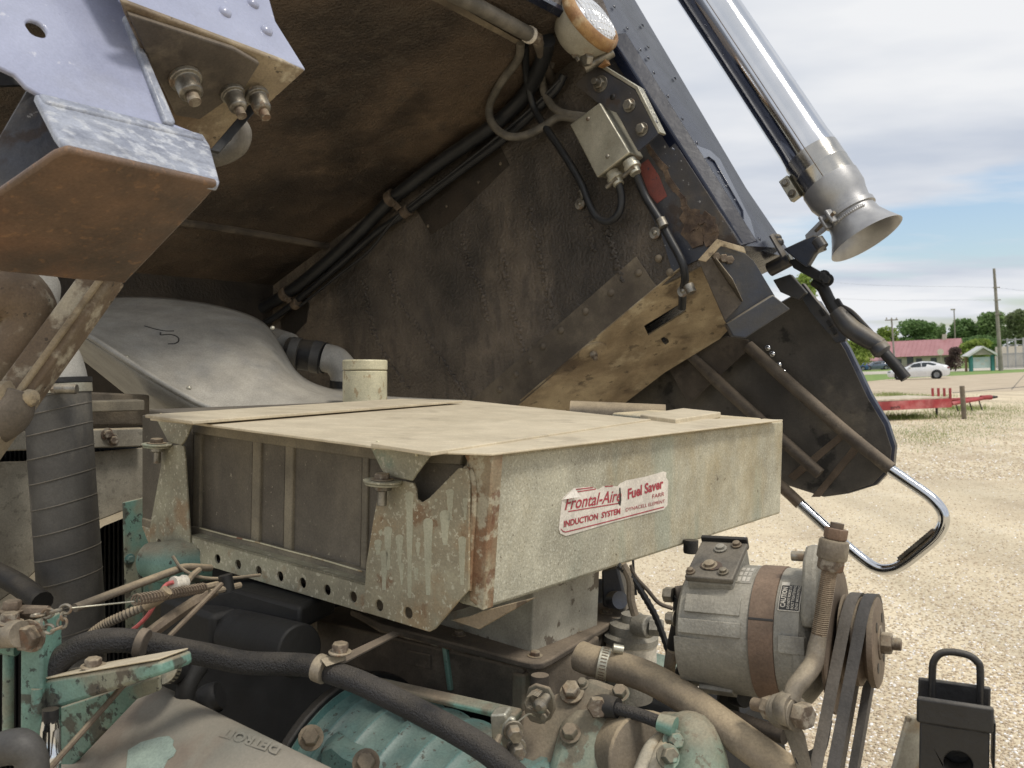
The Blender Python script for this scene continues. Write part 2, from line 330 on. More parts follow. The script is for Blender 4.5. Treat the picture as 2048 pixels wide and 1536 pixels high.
m_tealclean = mk('teal_cover_paint', (92, 142, 138), (72, 112, 110), 5, .34, 0, .12, 120, [dict(c=(118, 110, 94), scale=6, lo=.58, hi=.7, amt=.6), dict(c=(34, 36, 36), scale=90, lo=.63, hi=.67, amt=.8)], dust=((126, 116, 98), .35))
m_tealdirty = mk('teal_dirty', (114, 118, 102), (108, 96, 80), 6, .78, 0, .25, 120, [dict(c=(104, 160, 146), scale=6, lo=.57, hi=.62, amt=.85, rough=.45), dict(c=(92, 76, 60), scale=8, lo=.55, hi=.64, amt=.75)], dust=((146, 128, 104), .8))
m_rocker = mk('rocker_cover', (146, 138, 124), (124, 124, 114), 3.5, .6, 0, .12, 120, [dict(c=(112, 90, 76), scale=4.5, lo=.54, hi=.64, amt=.6)], dust=((150, 138, 120), .4), grain=.5)
m_tealbare = mk('worn_patch', (150, 168, 154), (130, 148, 138), 8, .4, 0, .1, 100)
m_brown = mk('brown_grime', (102, 91, 77), (74, 65, 56), 6, .8, 0, .35, 120, [dict(c=(132, 118, 98), scale=8, lo=.55, hi=.7, amt=.6), dict(c=(54, 46, 39), scale=14, lo=.58, hi=.66, amt=.5)], dust=((140, 122, 98), .75), sat=.75)
m_peel = mk('peeling_duct', (178, 174, 158), (154, 149, 134), 8, .65, 0, .15, 160, [dict(c=(144, 122, 90), scale=6, lo=.52, hi=.58, amt=.85), dict(c=(90, 74, 58), scale=14, lo=.60, hi=.63, amt=.8)], dust=(DUSTC, .5))
m_alt = mk('alternator_cast', (152, 148, 136), (130, 127, 117), 9, .58, .25, .3, 260, [dict(c=(106, 99, 88), scale=8, lo=.53, hi=.68, amt=.7)], dust=((172, 162, 140), .45), sat=.8)
m_altband = mk('alternator_band', (128, 102, 82), (104, 84, 68), 12, .75, 0, .25, 220, dust=((150, 128, 104), .4))
m_rodrust = mk('threaded_rod', (124, 106, 88), (96, 82, 68), 18, .55, .35, .2, 200, dust=(DUSTC, .35))
m_forge = mk('forged_steel', (140, 130, 114), (112, 104, 92), 14, .55, .3, .25, 160, [dict(c=(96, 84, 70), scale=18, lo=.55, hi=.64, amt=.6)], dust=(DUSTC, .45))
m_belt = mk('belt_rubber', (108, 100, 90), (86, 80, 72), 14, .7, 0, .2, 200)
m_belt2 = mk('belt_rubber_dark', (84, 79, 74), (64, 61, 58), 14, .65, 0, .2, 200)
m_pulley = mk('pulley_steel', (116, 100, 84), (98, 84, 70), 14, .6, .3, .15, 200, dust=(DUSTC, .3))
m_latch = mk('black_latch', (34, 35, 38), (28, 28, 31), 20, .42, 0, .2, 160, dust=((130, 122, 108), .4))
m_white = mk('sticker_white', (226, 218, 206), (210, 202, 190), 60, .5, 0, .1, 60)
m_red = mk('sticker_red', (178, 36, 60), (166, 40, 60), 60, .5, 0, 0)
m_redfade = mk('sticker_red_faded', (206, 168, 160), (210, 184, 174), 90, .5, 0, 0)
m_primer = mk('red_primer', (134, 66, 54), (120, 62, 54), 30, .7, 0, .2, 120, [dict(c=(60, 60, 70), scale=60, lo=.64, hi=.68, amt=.8)])
m_filler = mk('broken_filler', (112, 92, 72), (70, 56, 48), 24, .85, 0, .7, 60)
m_galv = mk('junction_box_metal', (190, 186, 168), (172, 168, 150), 14, .42, .6, .12, 160, [dict(c=(140, 128, 100), scale=14, lo=.58, hi=.7, amt=.6)])
m_lampshell = mk('lamp_shell', (176, 172, 158), (160, 154, 138), 7, .35, 0, .05, 80, [dict(c=(152, 108, 62), scale=9, lo=.6, hi=.72, amt=.6)])
m_lampring = mk('lamp_ring', (172, 134, 78), (150, 106, 60), 16, .55, .1, .3, 160, [dict(c=(206, 184, 140), scale=20, lo=.55, hi=.7, amt=.6)])
m_lens = mk('lamp_lens', (226, 228, 230), (214, 216, 220), 8, .06, .35, 0, rvar=.03, coat=1.0, grain=0)
m_decal = mk('black_decal', (40, 38, 36), (52, 48, 44), 60, .55, 0, 0)
m_decalw = mk('decal_white', (206, 198, 182), (186, 178, 162), 60, .55, 0, 0)
m_decalg = mk('metal_tag', (170, 164, 148), (146, 140, 126), 60, .5, .2, 0)
m_shadeblk = mk('shade_black', (13, 13, 14), (8, 8, 9), 9, .7, 0, .25, 90, [dict(c=(30, 27, 24), scale=7, lo=.56, hi=.68, amt=.6)])  # near black: the engine bay's shade is put into the colour
m_redwire = mk('red_wire', (206, 96, 92), (186, 84, 80), 40, .5, 0, 0)
# ================================================================== TILTED CAB (far half and underside)
S = PA(2.1)                                        # tunnel side wall, facing the camera
r0 = S.hit(1230, 90); r1 = S.hit(1480, 490)
V = (r0 - r1).normalized()                         # the cab's own up direction
NR = A.cross(V).normalized()                       # the cab's own rear direction
RW = Pl(r1, NR)
h1, h2 = S.hit(480, 620), S.hit(1110, 130)
T = Pl(h2, A.cross(h2 - h1))
TN = toward(T, h2)
cab = thing('tilted_truck_cab', 'dark blue truck cab tilted forward, its dirty brown underside exposed', 'truck cab', S.hit(1200, 760) + A * .2)
hp, hq = S.hit(1215, 70), S.hit(300, 754)
G().prism([hp + A * .06, hq + A * .06, hq - A * 1.38, hp - A * 1.38], -TN * .22).build('ceiling_panel', m_ceil, cab)
plate('side_panel', S, [(1213, 68), (1482, 492), (1310, 578), (1040, 803), (800, 1010), (300, 1010), (300, 756)], .012, m_under, cab)
# body shell between the tunnel wall and the outer skin
G().prism(hits(PA(2.113), [(1200, 80), (1468, 488), (1312, 566), (1020, 806), (800, 1000), (320, 1000), (320, 770)]), A * .40).build('body_shell', m_navy, cab)
g = G(); c0 = [S.hit(*q) for q in [(1213, 68), (1482, 492), (1250, 628), (1080, 770), (1000, -250)]]
b0_, b1_w, b2_, b3_ = RW.hit(1213, 68), RW.hit(1481, 491), RW.hit(1563, 496), RW.hit(1270, 0)
upw = (b3_ - b2_).normalized()
rw = G().prism([b0_, b1_w, b2_, b2_ + upw * 2.3, b0_ - A * 1.38 + V * 1.3, b0_ - A * 1.38], -NR * .02).build('rear_wall', m_navy, cab)
# doubler plates and patches
pt = plate('patch_plate', Pl(T.p + TN * .009, T.n), [(748, 367), (915, 207), (973, 246), (800, 392)], .008, m_underplate, cab, .0006)
for q in [(925, 228), (890, 259), (843, 301), (813, 329), (782, 352)]:
    G().dome(Pl(T.p + TN * .009, T.n).hit(*q), TN, .007, .005, 8).build('rivet', m_strip, pt)
for q in [(718, 412), (687, 441), (613, 512), (560, 556), (970, 170), (975, 166), (868, 44), (885, 48)]:
    G().dome(T.hit(*q), TN, .005, .004, 8).build('rivet', m_strip, cab)
g = G().tube([T.hit(330, 432) + TN * .012, T.hit(500, 458) + TN * .012, T.hit(664, 488) + TN * .012], .013, 10)
g.build('stiffener_tube', m_brown, cab)
g = G(); P = [T.hit(480, 580), T.hit(500, 563), T.hit(535, 550), T.hit(570, 547), T.hit(598, 558), T.hit(610, 575), T.hit(560, 625), T.hit(490, 640)]
g.prism(P, TN * .004).build('round_patch', m_underplate, cab, .001)
SN = -A; SN_ = -A
st = plate('rivet_strip', PA(2.096), [(930, 812), (1272, 513), (1313, 574), (1045, 803), (940, 890)], .003, m_strip, cab, .0006)
for q in [(1277, 546), (1222, 586), (1171, 623), (1122, 661), (1086, 693), (1060, 721), (1032, 749), (1000, 779), (1317, 517), (1340, 545)]:
    G().dome(PA(2.0955).hit(*q), SN, .011, .008, 12).build('rivet', m_strip, st)
p2 = plate('side_patch', PA(2.097), [(830, 415), (985, 262), (1018, 330), (905, 440), (862, 470)], .0025, m_underplate, cab, .0006)
for q in [(1001, 327), (957, 364), (893, 412), (856, 452), (1004, 245)]:
    G().dome(PA(2.096).hit(*q), SN, .006, .004, 8).build('rivet', m_strip, p2)
plate('lower_patch', PA(2.097), [(560, 640), (610, 590), (618, 610), (612, 645), (590, 668), (565, 670)], .0025, m_underplate, cab, .0006)
# hardened runs of undercoat on the side wall
random.seed(21)
for run in [[(776, 540), (790, 585), (805, 614), (857, 684), (893, 737), (930, 790)], [(726, 560), (740, 637), (752, 678), (781, 731), (816, 778)], [(925, 470), (935, 520), (960, 580), (975, 640)], [(1060, 418), (1087, 544), (1099, 592), (1099, 634)], [(1210, 445), (1222, 490), (1234, 526), (1246, 562)], [(1000, 500), (1012, 560), (1030, 640), (1046, 700)], [(1176, 440), (1180, 470), (1186, 500)]]:
    g = G(); P = spline([Vector((x, y, 0)) for x, y in run], 10)
    for q in P:
        for _ in range(2):
            g.dome(PA(2.0995).hit(q.x + random.gauss(0, 3.0), q.y + random.gauss(0, 2)), SN_, .004 + random.random() * .005, .003 + random.random() * .003, 7)
    g.build('undercoat_run', m_under, cab)
# painted corner strip on the side wall, primer, broken filler
cp = plate('corner_strip', PA(2.095), [(1214, 74), (1480, 488), (1434, 500), (1345, 545), (1322, 470), (1284, 396), (1250, 318), (1195, 190), (1178, 120)], .004, m_navyworn, cab, .0008)
plate('primer_patch', PA(2.0935), [(1277, 332), (1296, 318), (1318, 352), (1334, 392), (1314, 407), (1298, 388)], .0012, m_primer, cp, 0)
g = G(); pts = [(1290, 282), (1300, 300), (1318, 325), (1330, 338), (1336, 358), (1352, 382), (1366, 396), (1368, 412), (1380, 430), (1392, 462), (1400, 485)]
for i, (a, b) in enumerate(zip(pts[:-1], pts[1:])):
    wv = 4 + (i * 37 % 5); P = hits(PA(2.093), [(a[0] - wv, a[1] + 2), (a[0] + wv * .7, a[1] - 3), (b[0] + wv, b[1] - 2), (b[0] - wv * .8, b[1] + 3)])
    g.prism(P, A * .004)
g.build('filler_crack', m_filler, cp)
g = G(); random.seed(3)
for i in range(26):
    x = 1368 + random.random() * 58; y = 418 + random.random() * 62
    if (y - 418) < (x - 1368) * .5 - 8 or y > 490: continue
    c = PA(2.088).hit(x, y); r = .008 + random.random() * .016
    sh = [c + (V * math.cos(t) * r + NR * math.sin(t) * r * (.6 + random.random() * .8)) + A * (random.random() * .006) for t in [k * 1.2566 + random.random() * .5 for k in range(5)]]
    g.prism(sh, A * .012)
g.build('broken_filler', m_filler, cp)
# glossy edge trim along rear corner
g = G().tube([RW.hit(1214, 66) + NR * .002, RW.hit(1300, 201) + NR * .002, RW.hit(1482, 489) + NR * .002], .006, 8); g.build('corner_trim', m_navy, cab)
cfl = Pl(RW.hit(1348, 279), NR * .72 - A * .70)
plate('corner_flange', cfl, [(1214, 68), (1482, 491), (1514, 482), (1390, 286), (1252, 66)], .004, m_navy, cab, .001)
# oval pull recess with a frame
ov = [(1404, 318), (1418, 313), (1430, 322), (1486, 420), (1488, 438), (1478, 440), (1466, 428), (1408, 334)]
og = plate('recess_frame', RW.off(.010), [(1366, 288), (1376, 284), (1420, 300), (1440, 318), (1502, 440), (1512, 478), (1496, 486), (1470, 450)], .006, m_navy2, cab, .001, holes=[hits(RW.off(.010), ov)])
plate('recess_back', RW.off(.0055), ov, .001, m_navy, og, 0)
def rw_rivets(lst, r, mat):
    for q in lst: G().dome(RW.off(.004).hit(*q), NR, r, r * .7, 8).build('rivet', mat, rw)
rw_rivets([(1228, 14), (1285, 51), (1254, 57), (1296, 94), (1280, 100), (1296, 116), (1307, 146), (1350, 157), (1335, 193), (1364, 238), (1393, 286), (1419, 318), (1436, 346), (1452, 373), (1470, 401), (1494, 439), (1502, 452), (1518, 478)], .0065, m_navy2)
rw_rivets([(1258, 107), (1288, 156), (1284, 189), (1316, 207), (1312, 244), (1346, 254), (1346, 299), (1394, 321), (1411, 350), (1429, 379), (1453, 421), (1463, 436), (1480, 463)], .0055, m_navy2)
# sill underneath
sa, sb = S.hit(1040, 803), S.hit(1310, 578); sc = PA(2.47).hit(1425, 690)
SIL = Pl(sa, (sb - sa).cross(sc - sa)); sn = toward(SIL, sb)
hole = [(1288, 652), (1357, 610), (1373, 623), (1297, 671)]
sill = plate('sill_channel', SIL, [(930, 893), (1040, 804), (1310, 579), (1430, 486), (1470, 520), (1475, 640), (1440, 678), (1330, 745), (1180, 860), (1060, 950)], .006, m_tan, cab, .001, holes=[hits(SIL, hole)])
hb = hits(SIL.off(0), hole); g = G()
back = [q - sn * .06 for q in hb]
g.prism([q - sn * .055 for q in hits(SIL, [(1270, 650), (1357, 595), (1395, 623), (1297, 690)])], -sn * .003).build('cavity_back', m_dark, sill)  # dark plate added so the opening looks shaded inside
plate('sill_lip', SIL.off(0).off(.004 if SIL.n.dot(sn) > 0 else -.004), [(1040, 802), (1310, 577), (1420, 488), (1432, 500), (1330, 590), (1060, 812)], .004, m_tan, sill, .001)
dp = SIL.hit(1184, 700); du = (SIL.hit(1215, 678) - dp).normalized()
g = G().lathe(dp + sn * .004, sn, [(0, .042), (.004, .042), (.006, .036)], 24); d = g.build('disc_washer', m_tan, sill)
bolt('bolt', dp + sn * .010, sn, .012, .016, m_rbolt, d, 0, .01)
G().tube([SIL.hit(1332, 676) + sn * .004, SIL.hit(1326, 680) + sn * .004], .012, 10).build('plug', m_dark, sill)
# corner bracket at the cab's lower rear corner
cbk = thing('corner_bracket', 'dark blue folded bracket bolted to lower rear corner of cab', 'bracket', S.hit(1490, 660))
BP = Pl(PA(2.12).hit(1500, 560), (A * -.75 + V * -.35 + NR * .5))
plate('bracket_plate', BP, [(1422, 520), (1440, 490), (1490, 506), (1508, 522), (1550, 592), (1546, 600), (1455, 650), (1449, 640), (1482, 606)], .006, m_navymid, cbk)
plate('brown_web', BP.off(.012 if BP.n.dot(toward(BP, BP.p)) > 0 else -.012), [(1397, 520), (1424, 517), (1484, 606), (1450, 642)], .006, m_brown, cbk)
gb = BP.hit(1426, 520); ge = BP.hit(1483, 604); tn = toward(BP, gb)
G().prism([gb, ge, ge + tn * .014, (gb + ge) * .5 + tn * .052, gb + tn * .034], (A + V).normalized() * .006).build('rib', m_forge, cbk, .0008)
plate('top_flange', BP.off(.03 * (1 if BP.n.dot(tn) > 0 else -1)), [(1396, 520), (1434, 478), (1488, 494), (1492, 506), (1442, 492), (1412, 524)], .004, m_tan, cbk)
P = hits(BP.off(.02 * (1 if BP.n.dot(tn) > 0 else -1)), [(1453, 648), (1546, 589), (1581, 618), (1492, 676), (1466, 673)])
G().prism(P, -tn * .03).build('foot_block', m_navymid, cbk, .003)
for q in [(1423, 503), (1431, 514), (1446, 517), (1458, 520)]: bolt('bolt', BP.hit(*q) + tn * .001, tn, .011, .012, m_rbolt, cbk, 0)

# ------------------------------------------------------------------ skirt, braces and step
sk = thing('side_skirt', 'black rounded skirt panel hanging below the raised cab', 'skirt', PA(2.55).hit(1700, 990))
outl = [(1110, 830), (1330, 700), (1500, 640), (1592, 588), (1630, 606), (1690, 700), (1735, 795), (1768, 850), (1783, 897), (1779, 932), (1745, 968), (1690, 985), (1640, 992), (1570, 968), (1450, 930), (1250, 900)]
plate('inner_face', PA(2.548), outl, .003, mk('skirt_black', (94, 88, 79), (66, 62, 57), 4, .6, 0, .25, 90, [dict(c=(26, 26, 26), scale=7, lo=.6, hi=.66, amt=.8), dict(c=(126, 116, 98), scale=5, lo=.56, hi=.7, amt=.5)]), sk)
cx_, cy_ = 1560, 830
plate('outer_skin', PA(2.556), [(x + (5 if x > 1600 else 0), y - (4 if y < 900 else -3)) for x, y in outl], .045, m_navy, sk, .012)
for i, poly in enumerate([[(1575, 952), (1690, 858), (1698, 868), (1588, 962)], [(1622, 994), (1722, 872), (1732, 884), (1640, 994)], [(1490, 700), (1500, 690), (1600, 780), (1592, 790)]]):
    plate('crease_strip', PA(2.545), poly, .003, m_pulley, sk, .001)
for q in [(1536, 696), (1545, 708), (1558, 730), (1567, 744)]: G().dome(PA(2.545).hit(*q), SN, .010, .008, 10).build('bolt_head', m_chrome, sk)
gp = plate('gusset_plate', PA(2.49), [(1328, 724), (1452, 672), (1497, 680), (1497, 698), (1378, 808)], .005, m_brown, sk)
dc = PA(2.5).hit(1385, 705); G().lathe(dc, A, [(0, .062), (.02, .062)], 24).build('black_disc', m_black, sk)
G().tube([PA(2.47).hit(1352, 684), PA(2.48).hit(1470, 795), PA(2.5).hit(1640, 948)], [.012, .019, .018, .017], 12).build('brace_tube', m_brown, sk)
G().tube([PA(2.5).hit(1496, 692), PA(2.5).hit(1600, 785), PA(2.5).hit(1700, 872), PA(2.5).hit(1782, 938)], .0185, 12).build('brace_tube', m_brown, sk)
stp = thing('step_loop', 'chrome step loop hanging below black skirt of raised cab', 'step', PA(2.5).hit(1780, 1140))
sp_ = PA(2.5)
lp = [(1778, 937), (1820, 966), (1862, 996), (1884, 1022), (1887, 1046), (1872, 1074), (1842, 1101), (1805, 1129), (1778, 1139), (1748, 1134), (1700, 1098), (1640, 1044), (1568, 978), (1480, 905)]
G().tube(hits(sp_, lp), .0145, 14, 5).build('loop_tube', m_chrome, stp)
G().tube(hits(PA(2.498), [(1600, 1008), (1568, 978), (1480, 905)]), .0165, 12, 3).build('sleeve', m_pulley, stp)
tr = plate('tread', PA(2.495), [(1792, 1122), (1799, 1116), (1866, 1062), (1872, 1062), (1869, 1069), (1806, 1121)], .006, m_zinc, stp)
g = G()
for i in range(16):
    t = i / 15; c = PA(2.493).hit(1799 + 66 * t, 1116 - 55 * t); g.box(c, NR * .0035, V * .0045, A * .005)
g.build('tread_teeth', m_zinc, tr)

# ------------------------------------------------------------------ hinge hardware on the outer corner, strut arm
hh = thing('hinge_hardware', 'black hinge tube and slotted plates at cab corner beside exhaust bell', 'hinge', PA(2.4).hit(1600, 600))
q4 = PA(2.4)
G().cyl(q4.hit(1538, 540), q4.hit(1580, 518), .020).build('hinge_tube', m_navymid, hh, .002)
G().cyl(q4.hit(1578, 519), q4.hit(1583, 516), .013).build('hinge_pin', m_galv, hh)
plate('hinge_plate', PA(2.42), [(1545, 560), (1580, 548), (1612, 585), (1596, 600), (1560, 584)], .02, m_navymid, hh, .003)
plate('arm_plate', PA(2.38), [(1578, 520), (1592, 516), (1648, 548), (1652, 562), (1640, 566), (1586, 536)], .02, m_dark, hh, .003)
plate('angle_iron', PA(2.5), [(1592, 575), (1606, 566), (1632, 600), (1694, 672), (1690, 682), (1672, 686), (1620, 625)], .02, m_navymid, hh, .002)
for q in [(1644, 625), (1659, 647), (1668, 662)]: G().box(PA(2.499).hit(*q), NR * .005, V * .010, A * .003).build('slot', m_black, hh)
for q in [(1648, 553), (1655, 560)]: bolt('bolt', PA(2.375).hit(*q), SN, .012, .012, m_dark, hh)
plate('edge_tab', RW.off(.02), [(1541, 470), (1549, 466), (1574, 508), (1566, 514)], .006, m_navymid, hh)
for q in [(1556, 476), (1560, 484)]: G().dome(RW.off(.021).hit(*q), NR, .012, .01, 10).build('bolt_head', m_navymid, hh)
arm = thing('strut_arm', 'dark jointed support arm dangling beside the raised cab corner', 'arm', PA(2.45).hit(1815, 765))
q5 = PA(2.42)
G().tube(hits(q5, [(1628, 562), (1645, 575), (1658, 600), (1672, 622), (1690, 635)]), [.014, .016, .016, .018], 10).build('curved_link', m_dark, arm)
G().tube(hits(q5, [(1672, 622), (1700, 655), (1735, 678), (1762, 692)]), [.020, .026, .026, .024, .020], 14).build('sleeve', m_navymid, arm)
G().lathe(q5.hit(1752, 688), (q5.hit(1765, 703) - q5.hit(1752, 688)), [(0, .018), (.008, .024), (.026, .024), (.034, .016)], 14).build('collar', m_navymid, arm)
G().tube(hits(q5, [(1762, 698), (1790, 730), (1812, 757)]), .0145, 12).build('rod', m_dark, arm)
G().tube(hits(PA(2.43), [(1668, 608), (1700, 622), (1730, 652), (1765, 690)]), .007, 8).build('cable', m_black, arm)
G().box(q5.hit(1669, 612), A * .008, V * .012, NR * .02).build('link_block', m_dark, arm, .002)

# ------------------------------------------------------------------ exhaust stack
q6 = PA(2.42); e0 = q6.hit(1663, 372); e1 = q6.hit(1416, 0); ax = (e0 - e1).normalized()
stk = thing('exhaust_stack', 'chrome exhaust stack with flared grey bell behind the cab', 'exhaust stack', q6.hit(1730, 480))
L0 = (e0 - e1).length
top = e1 - ax * .35; H = L0 + .35
hb_ = H - .108
G().lathe(top, ax, [(0, .0715), (hb_ - .035, .0725), (hb_, .0752), (hb_ + .004, .0755)], 48).build('chrome_pipe', m_chrome, stk)
G().lathe(top, ax, [(hb_ + .0041, .0755), (hb_ + .05, .0755), (hb_ + .052, .0763), (hb_ + .056, .0763), (hb_ + .058, .0755), (hb_ + .105, .0755)], 48).build('pipe_band', m_steel, stk)
bl = hb_ + .100
BELL = [(0, .0775), (.05, .0765), (.075, .070), (.1, .0665), (.118, .0665), (.12, .0695), (.135, .0695), (.137, .0655), (.165, .069), (.20, .083), (.232, .098), (.236, .0995), (.235, .096), (.20, .080), (.16, .065), (.1, .0625)]
G().lathe(top, ax, [(bl + h * .78, r) for h, r in BELL], 48, cap=False).build('bell', m_alum, stk, ang=50)
u_, v_ = perp(ax); fc = (CAM - e0); fc = (fc - ax * fc.dot(ax)).normalized(); sd_ = ax.cross(fc)
if (sd_.dot(cw((1, 0, 0)))) < 0: sd_ = -sd_
f2 = (fc * .98 + sd_ * -.05).normalized()
G().tube([top + f2 * .0722, top + ax * (hb_ - .035) + f2 * .0728, top + ax * hb_ + f2 * .0757, top + ax * (hb_ + .10) + f2 * .0759], .0012, 6, 1).build('seam', m_pulley, stk)
# clamp on the bell waist
cc = top + ax * (bl + .0995); fd = (fc * .8 - sd_ * .6).normalized()
g = G().lathe(cc - ax * .009, ax, [(0, .0698), (.001, .0712), (.014, .0712), (.015, .0698)], 40); cl = g.build('clamp_band', m_alum, stk)
for k in (-1, 1):
    c = cc + (fc * .75 - sd_ * .66).normalized() * .077 + ax.cross(fd) * .013 * k
    G().box(c, ax * .020, fd * .011, ax.cross(fd) * .005).build('clamp_lug', m_alum, cl, .003)
c = cc + (fc * .75 - sd_ * .66).normalized() * .080
G().cyl(c - ax.cross(fd) * .03, c + ax.cross(fd) * .05, .005).build('clamp_screw', m_zinc, cl)
g = G(); 
for i in range(16):
    a_ = -.7 + i * .085; dd = (fc * math.cos(a_) + sd_ * math.sin(a_)); g.dome(top + ax * (bl + .118) + dd * .066, dd + ax * .3, .006, .005, 8)
g.build('weld_bead', m_alum, stk)
# bolted block on the pipe's edge, mounting arm
bc = q6.off(-.03).hit(1581, 378); bx_ = (q6.hit(1600, 405) - q6.hit(1566, 350)).normalized()
bk = G().box(bc, bx_ * .034, NR * .014, A * .012).build('clamp_block', m_galv, stk, .002)
for k in (-1, 1): bolt('bolt', bc + bx_ * .018 * k - A * .012, SN, .008, .008, m_zinc, bk)
G().prism(hits(PA(2.40), [(1610, 470), (1648, 432), (1668, 448), (1640, 470), (1612, 482)]), A * .006).build('mount_plate', m_alum, stk, .001)
mb = G().prism(hits(PA(2.36), [(1566, 498), (1626, 470), (1636, 472), (1648, 498), (1630, 505), (1612, 535), (1592, 520)]), A * .03).build('mount_arm', m_navymid, stk, .004)
G().cyl(PA(2.34).hit(1634, 478), PA(2.34).hit(1646, 496), .016).build('mount_bush', m_navymid, mb, .002)

# ------------------------------------------------------------------ work lamp and its bracket
la = cw((.66, -.56, .50)).normalized(); lc = PA(1.97).hit(1172, 52)
lm = thing('work_lamp', 'round white and rusty work lamp mounted on the cab corner', 'lamp', lc - V * .1)
G().lathe(lc, la, [(-.075, .012), (-.072, .035), (-.060, .058), (-.035, .077), (-.005, .086), (.004, .088)], 36).build('shell', m_lampshell, lm, ang=60)
rg = G().lathe(lc, la, [(.003, .0885), (.006, .093), (.022, .092), (.034, .086), (.036, .078), (.030, .076)], 36, cap=False).build('bezel_ring', m_lampring, lm, ang=60)
ln = G().lathe(lc, la, [(.028, .0765), (.036, .070), (.044, .052), (.049, .028), (.050, .004)], 32).build('lens', m_lens, lm, ang=80)
lu, lv = perp(la); g = G()
for i in range(-5, 6):
    h_ = i * .0125; wd = math.sqrt(max(.0, .070 ** 2 - h_ * h_))
    def zz(x): return .050 - (x * x + h_ * h_) / .070 ** 2 * .0135 + .0006
    g.tube([lc + lu * h_ + lv * x + la * zz(x) for x in (-wd, -wd * .5, 0, wd * .5, wd)], .0028, 6, 3)
for i in range(-3, 4):
    h_ = i * .019; wd = math.sqrt(max(.0, .068 ** 2 - h_ * h_))
    g.tube([lc + lv * h_ + lu * x + la * zz2 for x, zz2 in [(x, .0506 - (x * x + h_ * h_) / .070 ** 2 * .0135) for x in (-wd, -wd * .5, 0, wd * .5, wd)]], .0016, 6, 3)
g.build('lens_flutes', m_lens, ln)
wp = PA(1.96).hit(1148, 100); ws = G().cyl(wp, wp - V * .022 + SN * .01, .010).build('screw_boss', m_zinc, lm, .001)
G().box(wp - V * .032 + SN * .012, V * .012, A * .003, NR * .005).build('wing_nut', m_zinc, ws, .002)
piv = PA(2.0).hit(1196, 122); G().cyl(piv - (NR * .5 + A * .3) * .07, piv + (NR * .8 + A * .4) * .05, .013).build('pivot_bolt', m_zinc, lm, .002)
G().hexa(PA(1.97).hit(1178, 118), (SN * .8 - NR * .3), .019, .018).build('pivot_nut', m_zinc, lm, .001)
G().prism(hits(PA(2.0), [(1183, 108), (1204, 104), (1214, 126), (1196, 134)]), A * .02).build('lamp_foot', m_lampring, lm, .002)
lb = thing('lamp_bracket', 'grey slanted steel plate bolted below the work lamp', 'bracket', PA(2.05).hit(1275, 303))
plate('plate', PA(2.03), [(1150, 170), (1160, 158), (1190, 130), (1270, 180), (1292, 222), (1316, 268), (1276, 303), (1256, 268), (1234, 226), (1205, 214)], .007, m_navyworn, lb, .0015)
plate('edge_flange', PA(2.029), [(1191, 129), (1270, 178), (1316, 267), (1321, 264), (1275, 172), (1196, 124)], .03, m_galv, lb, .001)
for q in [(1259, 211), (1284, 259)]: bolt('bolt', PA(2.029).hit(*q), SN, .014, .012, m_zinc, lb, 1.3)
bolt('stud', PA(2.029).hit(1201, 168), SN, .015, .012, m_zinc, lb, 1.5, .022, .6)
G().dome(PA(2.029).hit(1225, 194), SN, .008, .003).build('hole_dark', m_dark, lb)  # dark dome stands for the shade in an open hole

# ------------------------------------------------------------------ junction box
jb = thing('junction_box', 'dull grey metal junction box on the cab underside with two cables', 'junction box', PA(2.05).hit(1230, 360))
fp = PA(2.015); jp = [(1141, 250), (1199, 207), (1257, 304), (1194, 353)]
G().prism(hits(fp, jp), A * .08).build('housing', m_galv, jb, .004)
cvp = hits(PA(2.011), [(1141, 250), (1199, 207), (1257, 304), (1194, 353)])
cc_ = sum(cvp, Vector()) / 4; G().prism([cc_ + (q - cc_) * 1.03 for q in cvp], A * .012).build('cover', m_galv, jb, .003)
for q in [(1176, 238), (1215, 313)]: G().dome(PA(2.0105).hit(*q), SN, .006, .004).build('screw', m_zinc, jb)
for q, b in [((1224, 345), (1234, 362)), ((1258, 322), (1268, 340))]:
    a_ = PA(2.04).hit(*q); b_ = PA(2.04).hit(*b)
    k = G().lathe(a_, b_ - a_, [(0, .019), (.014, .019), (.015, .023), (.026, .023), (.028, .016), (.042, .015)], 18).build('cable_gland', m_galv, jb, .001)
    G().cyl(b_ + SN * .012 - NR * .03, b_ + SN * .012 + NR * .01, .006).build('gland_screw', m_zinc, k)

# ------------------------------------------------------------------ cables and harness
def undr(p, x, y, r): return p if (p - T.p).dot(TN) > r * 1.1 + .02 else Pl(T.p + TN * (r * 1.1 + .02), T.n).hit(x, y)
def cable(name, k, pts, r, mat, label, cat='cable', sub=6, n=12):
    pl = [undr(PA(kk).hit(x, y), x, y, r) for (x, y), kk in zip(pts, k if isinstance(k, (list, tuple)) else [k] * len(pts))]
    return tag(G().tube(pl, r, n, sub).build(name, mat), label, cat)
cable('loop_cable', [2.07, 2.05, 2.02, 2.0, 2.0, 2.01, 2.03, 2.05, 2.06, 2.06], [(1042, 84), (1036, 118), (1002, 165), (979, 212), (985, 248), (1015, 272), (1052, 270), (1090, 251), (1120, 234), (1165, 240)], .0115, m_cabgry, 'grey cable drooping in a wide loop left of the junction box')
cable('short_cable', [2.08, 2.06, 2.06, 2.06, 2.06, 2.06], [(1098, 94), (1088, 118), (1084, 162), (1095, 198), (1120, 224), (1172, 234)], .0115, m_cabgry, 'short grey cable curving from the lamp into junction box top')
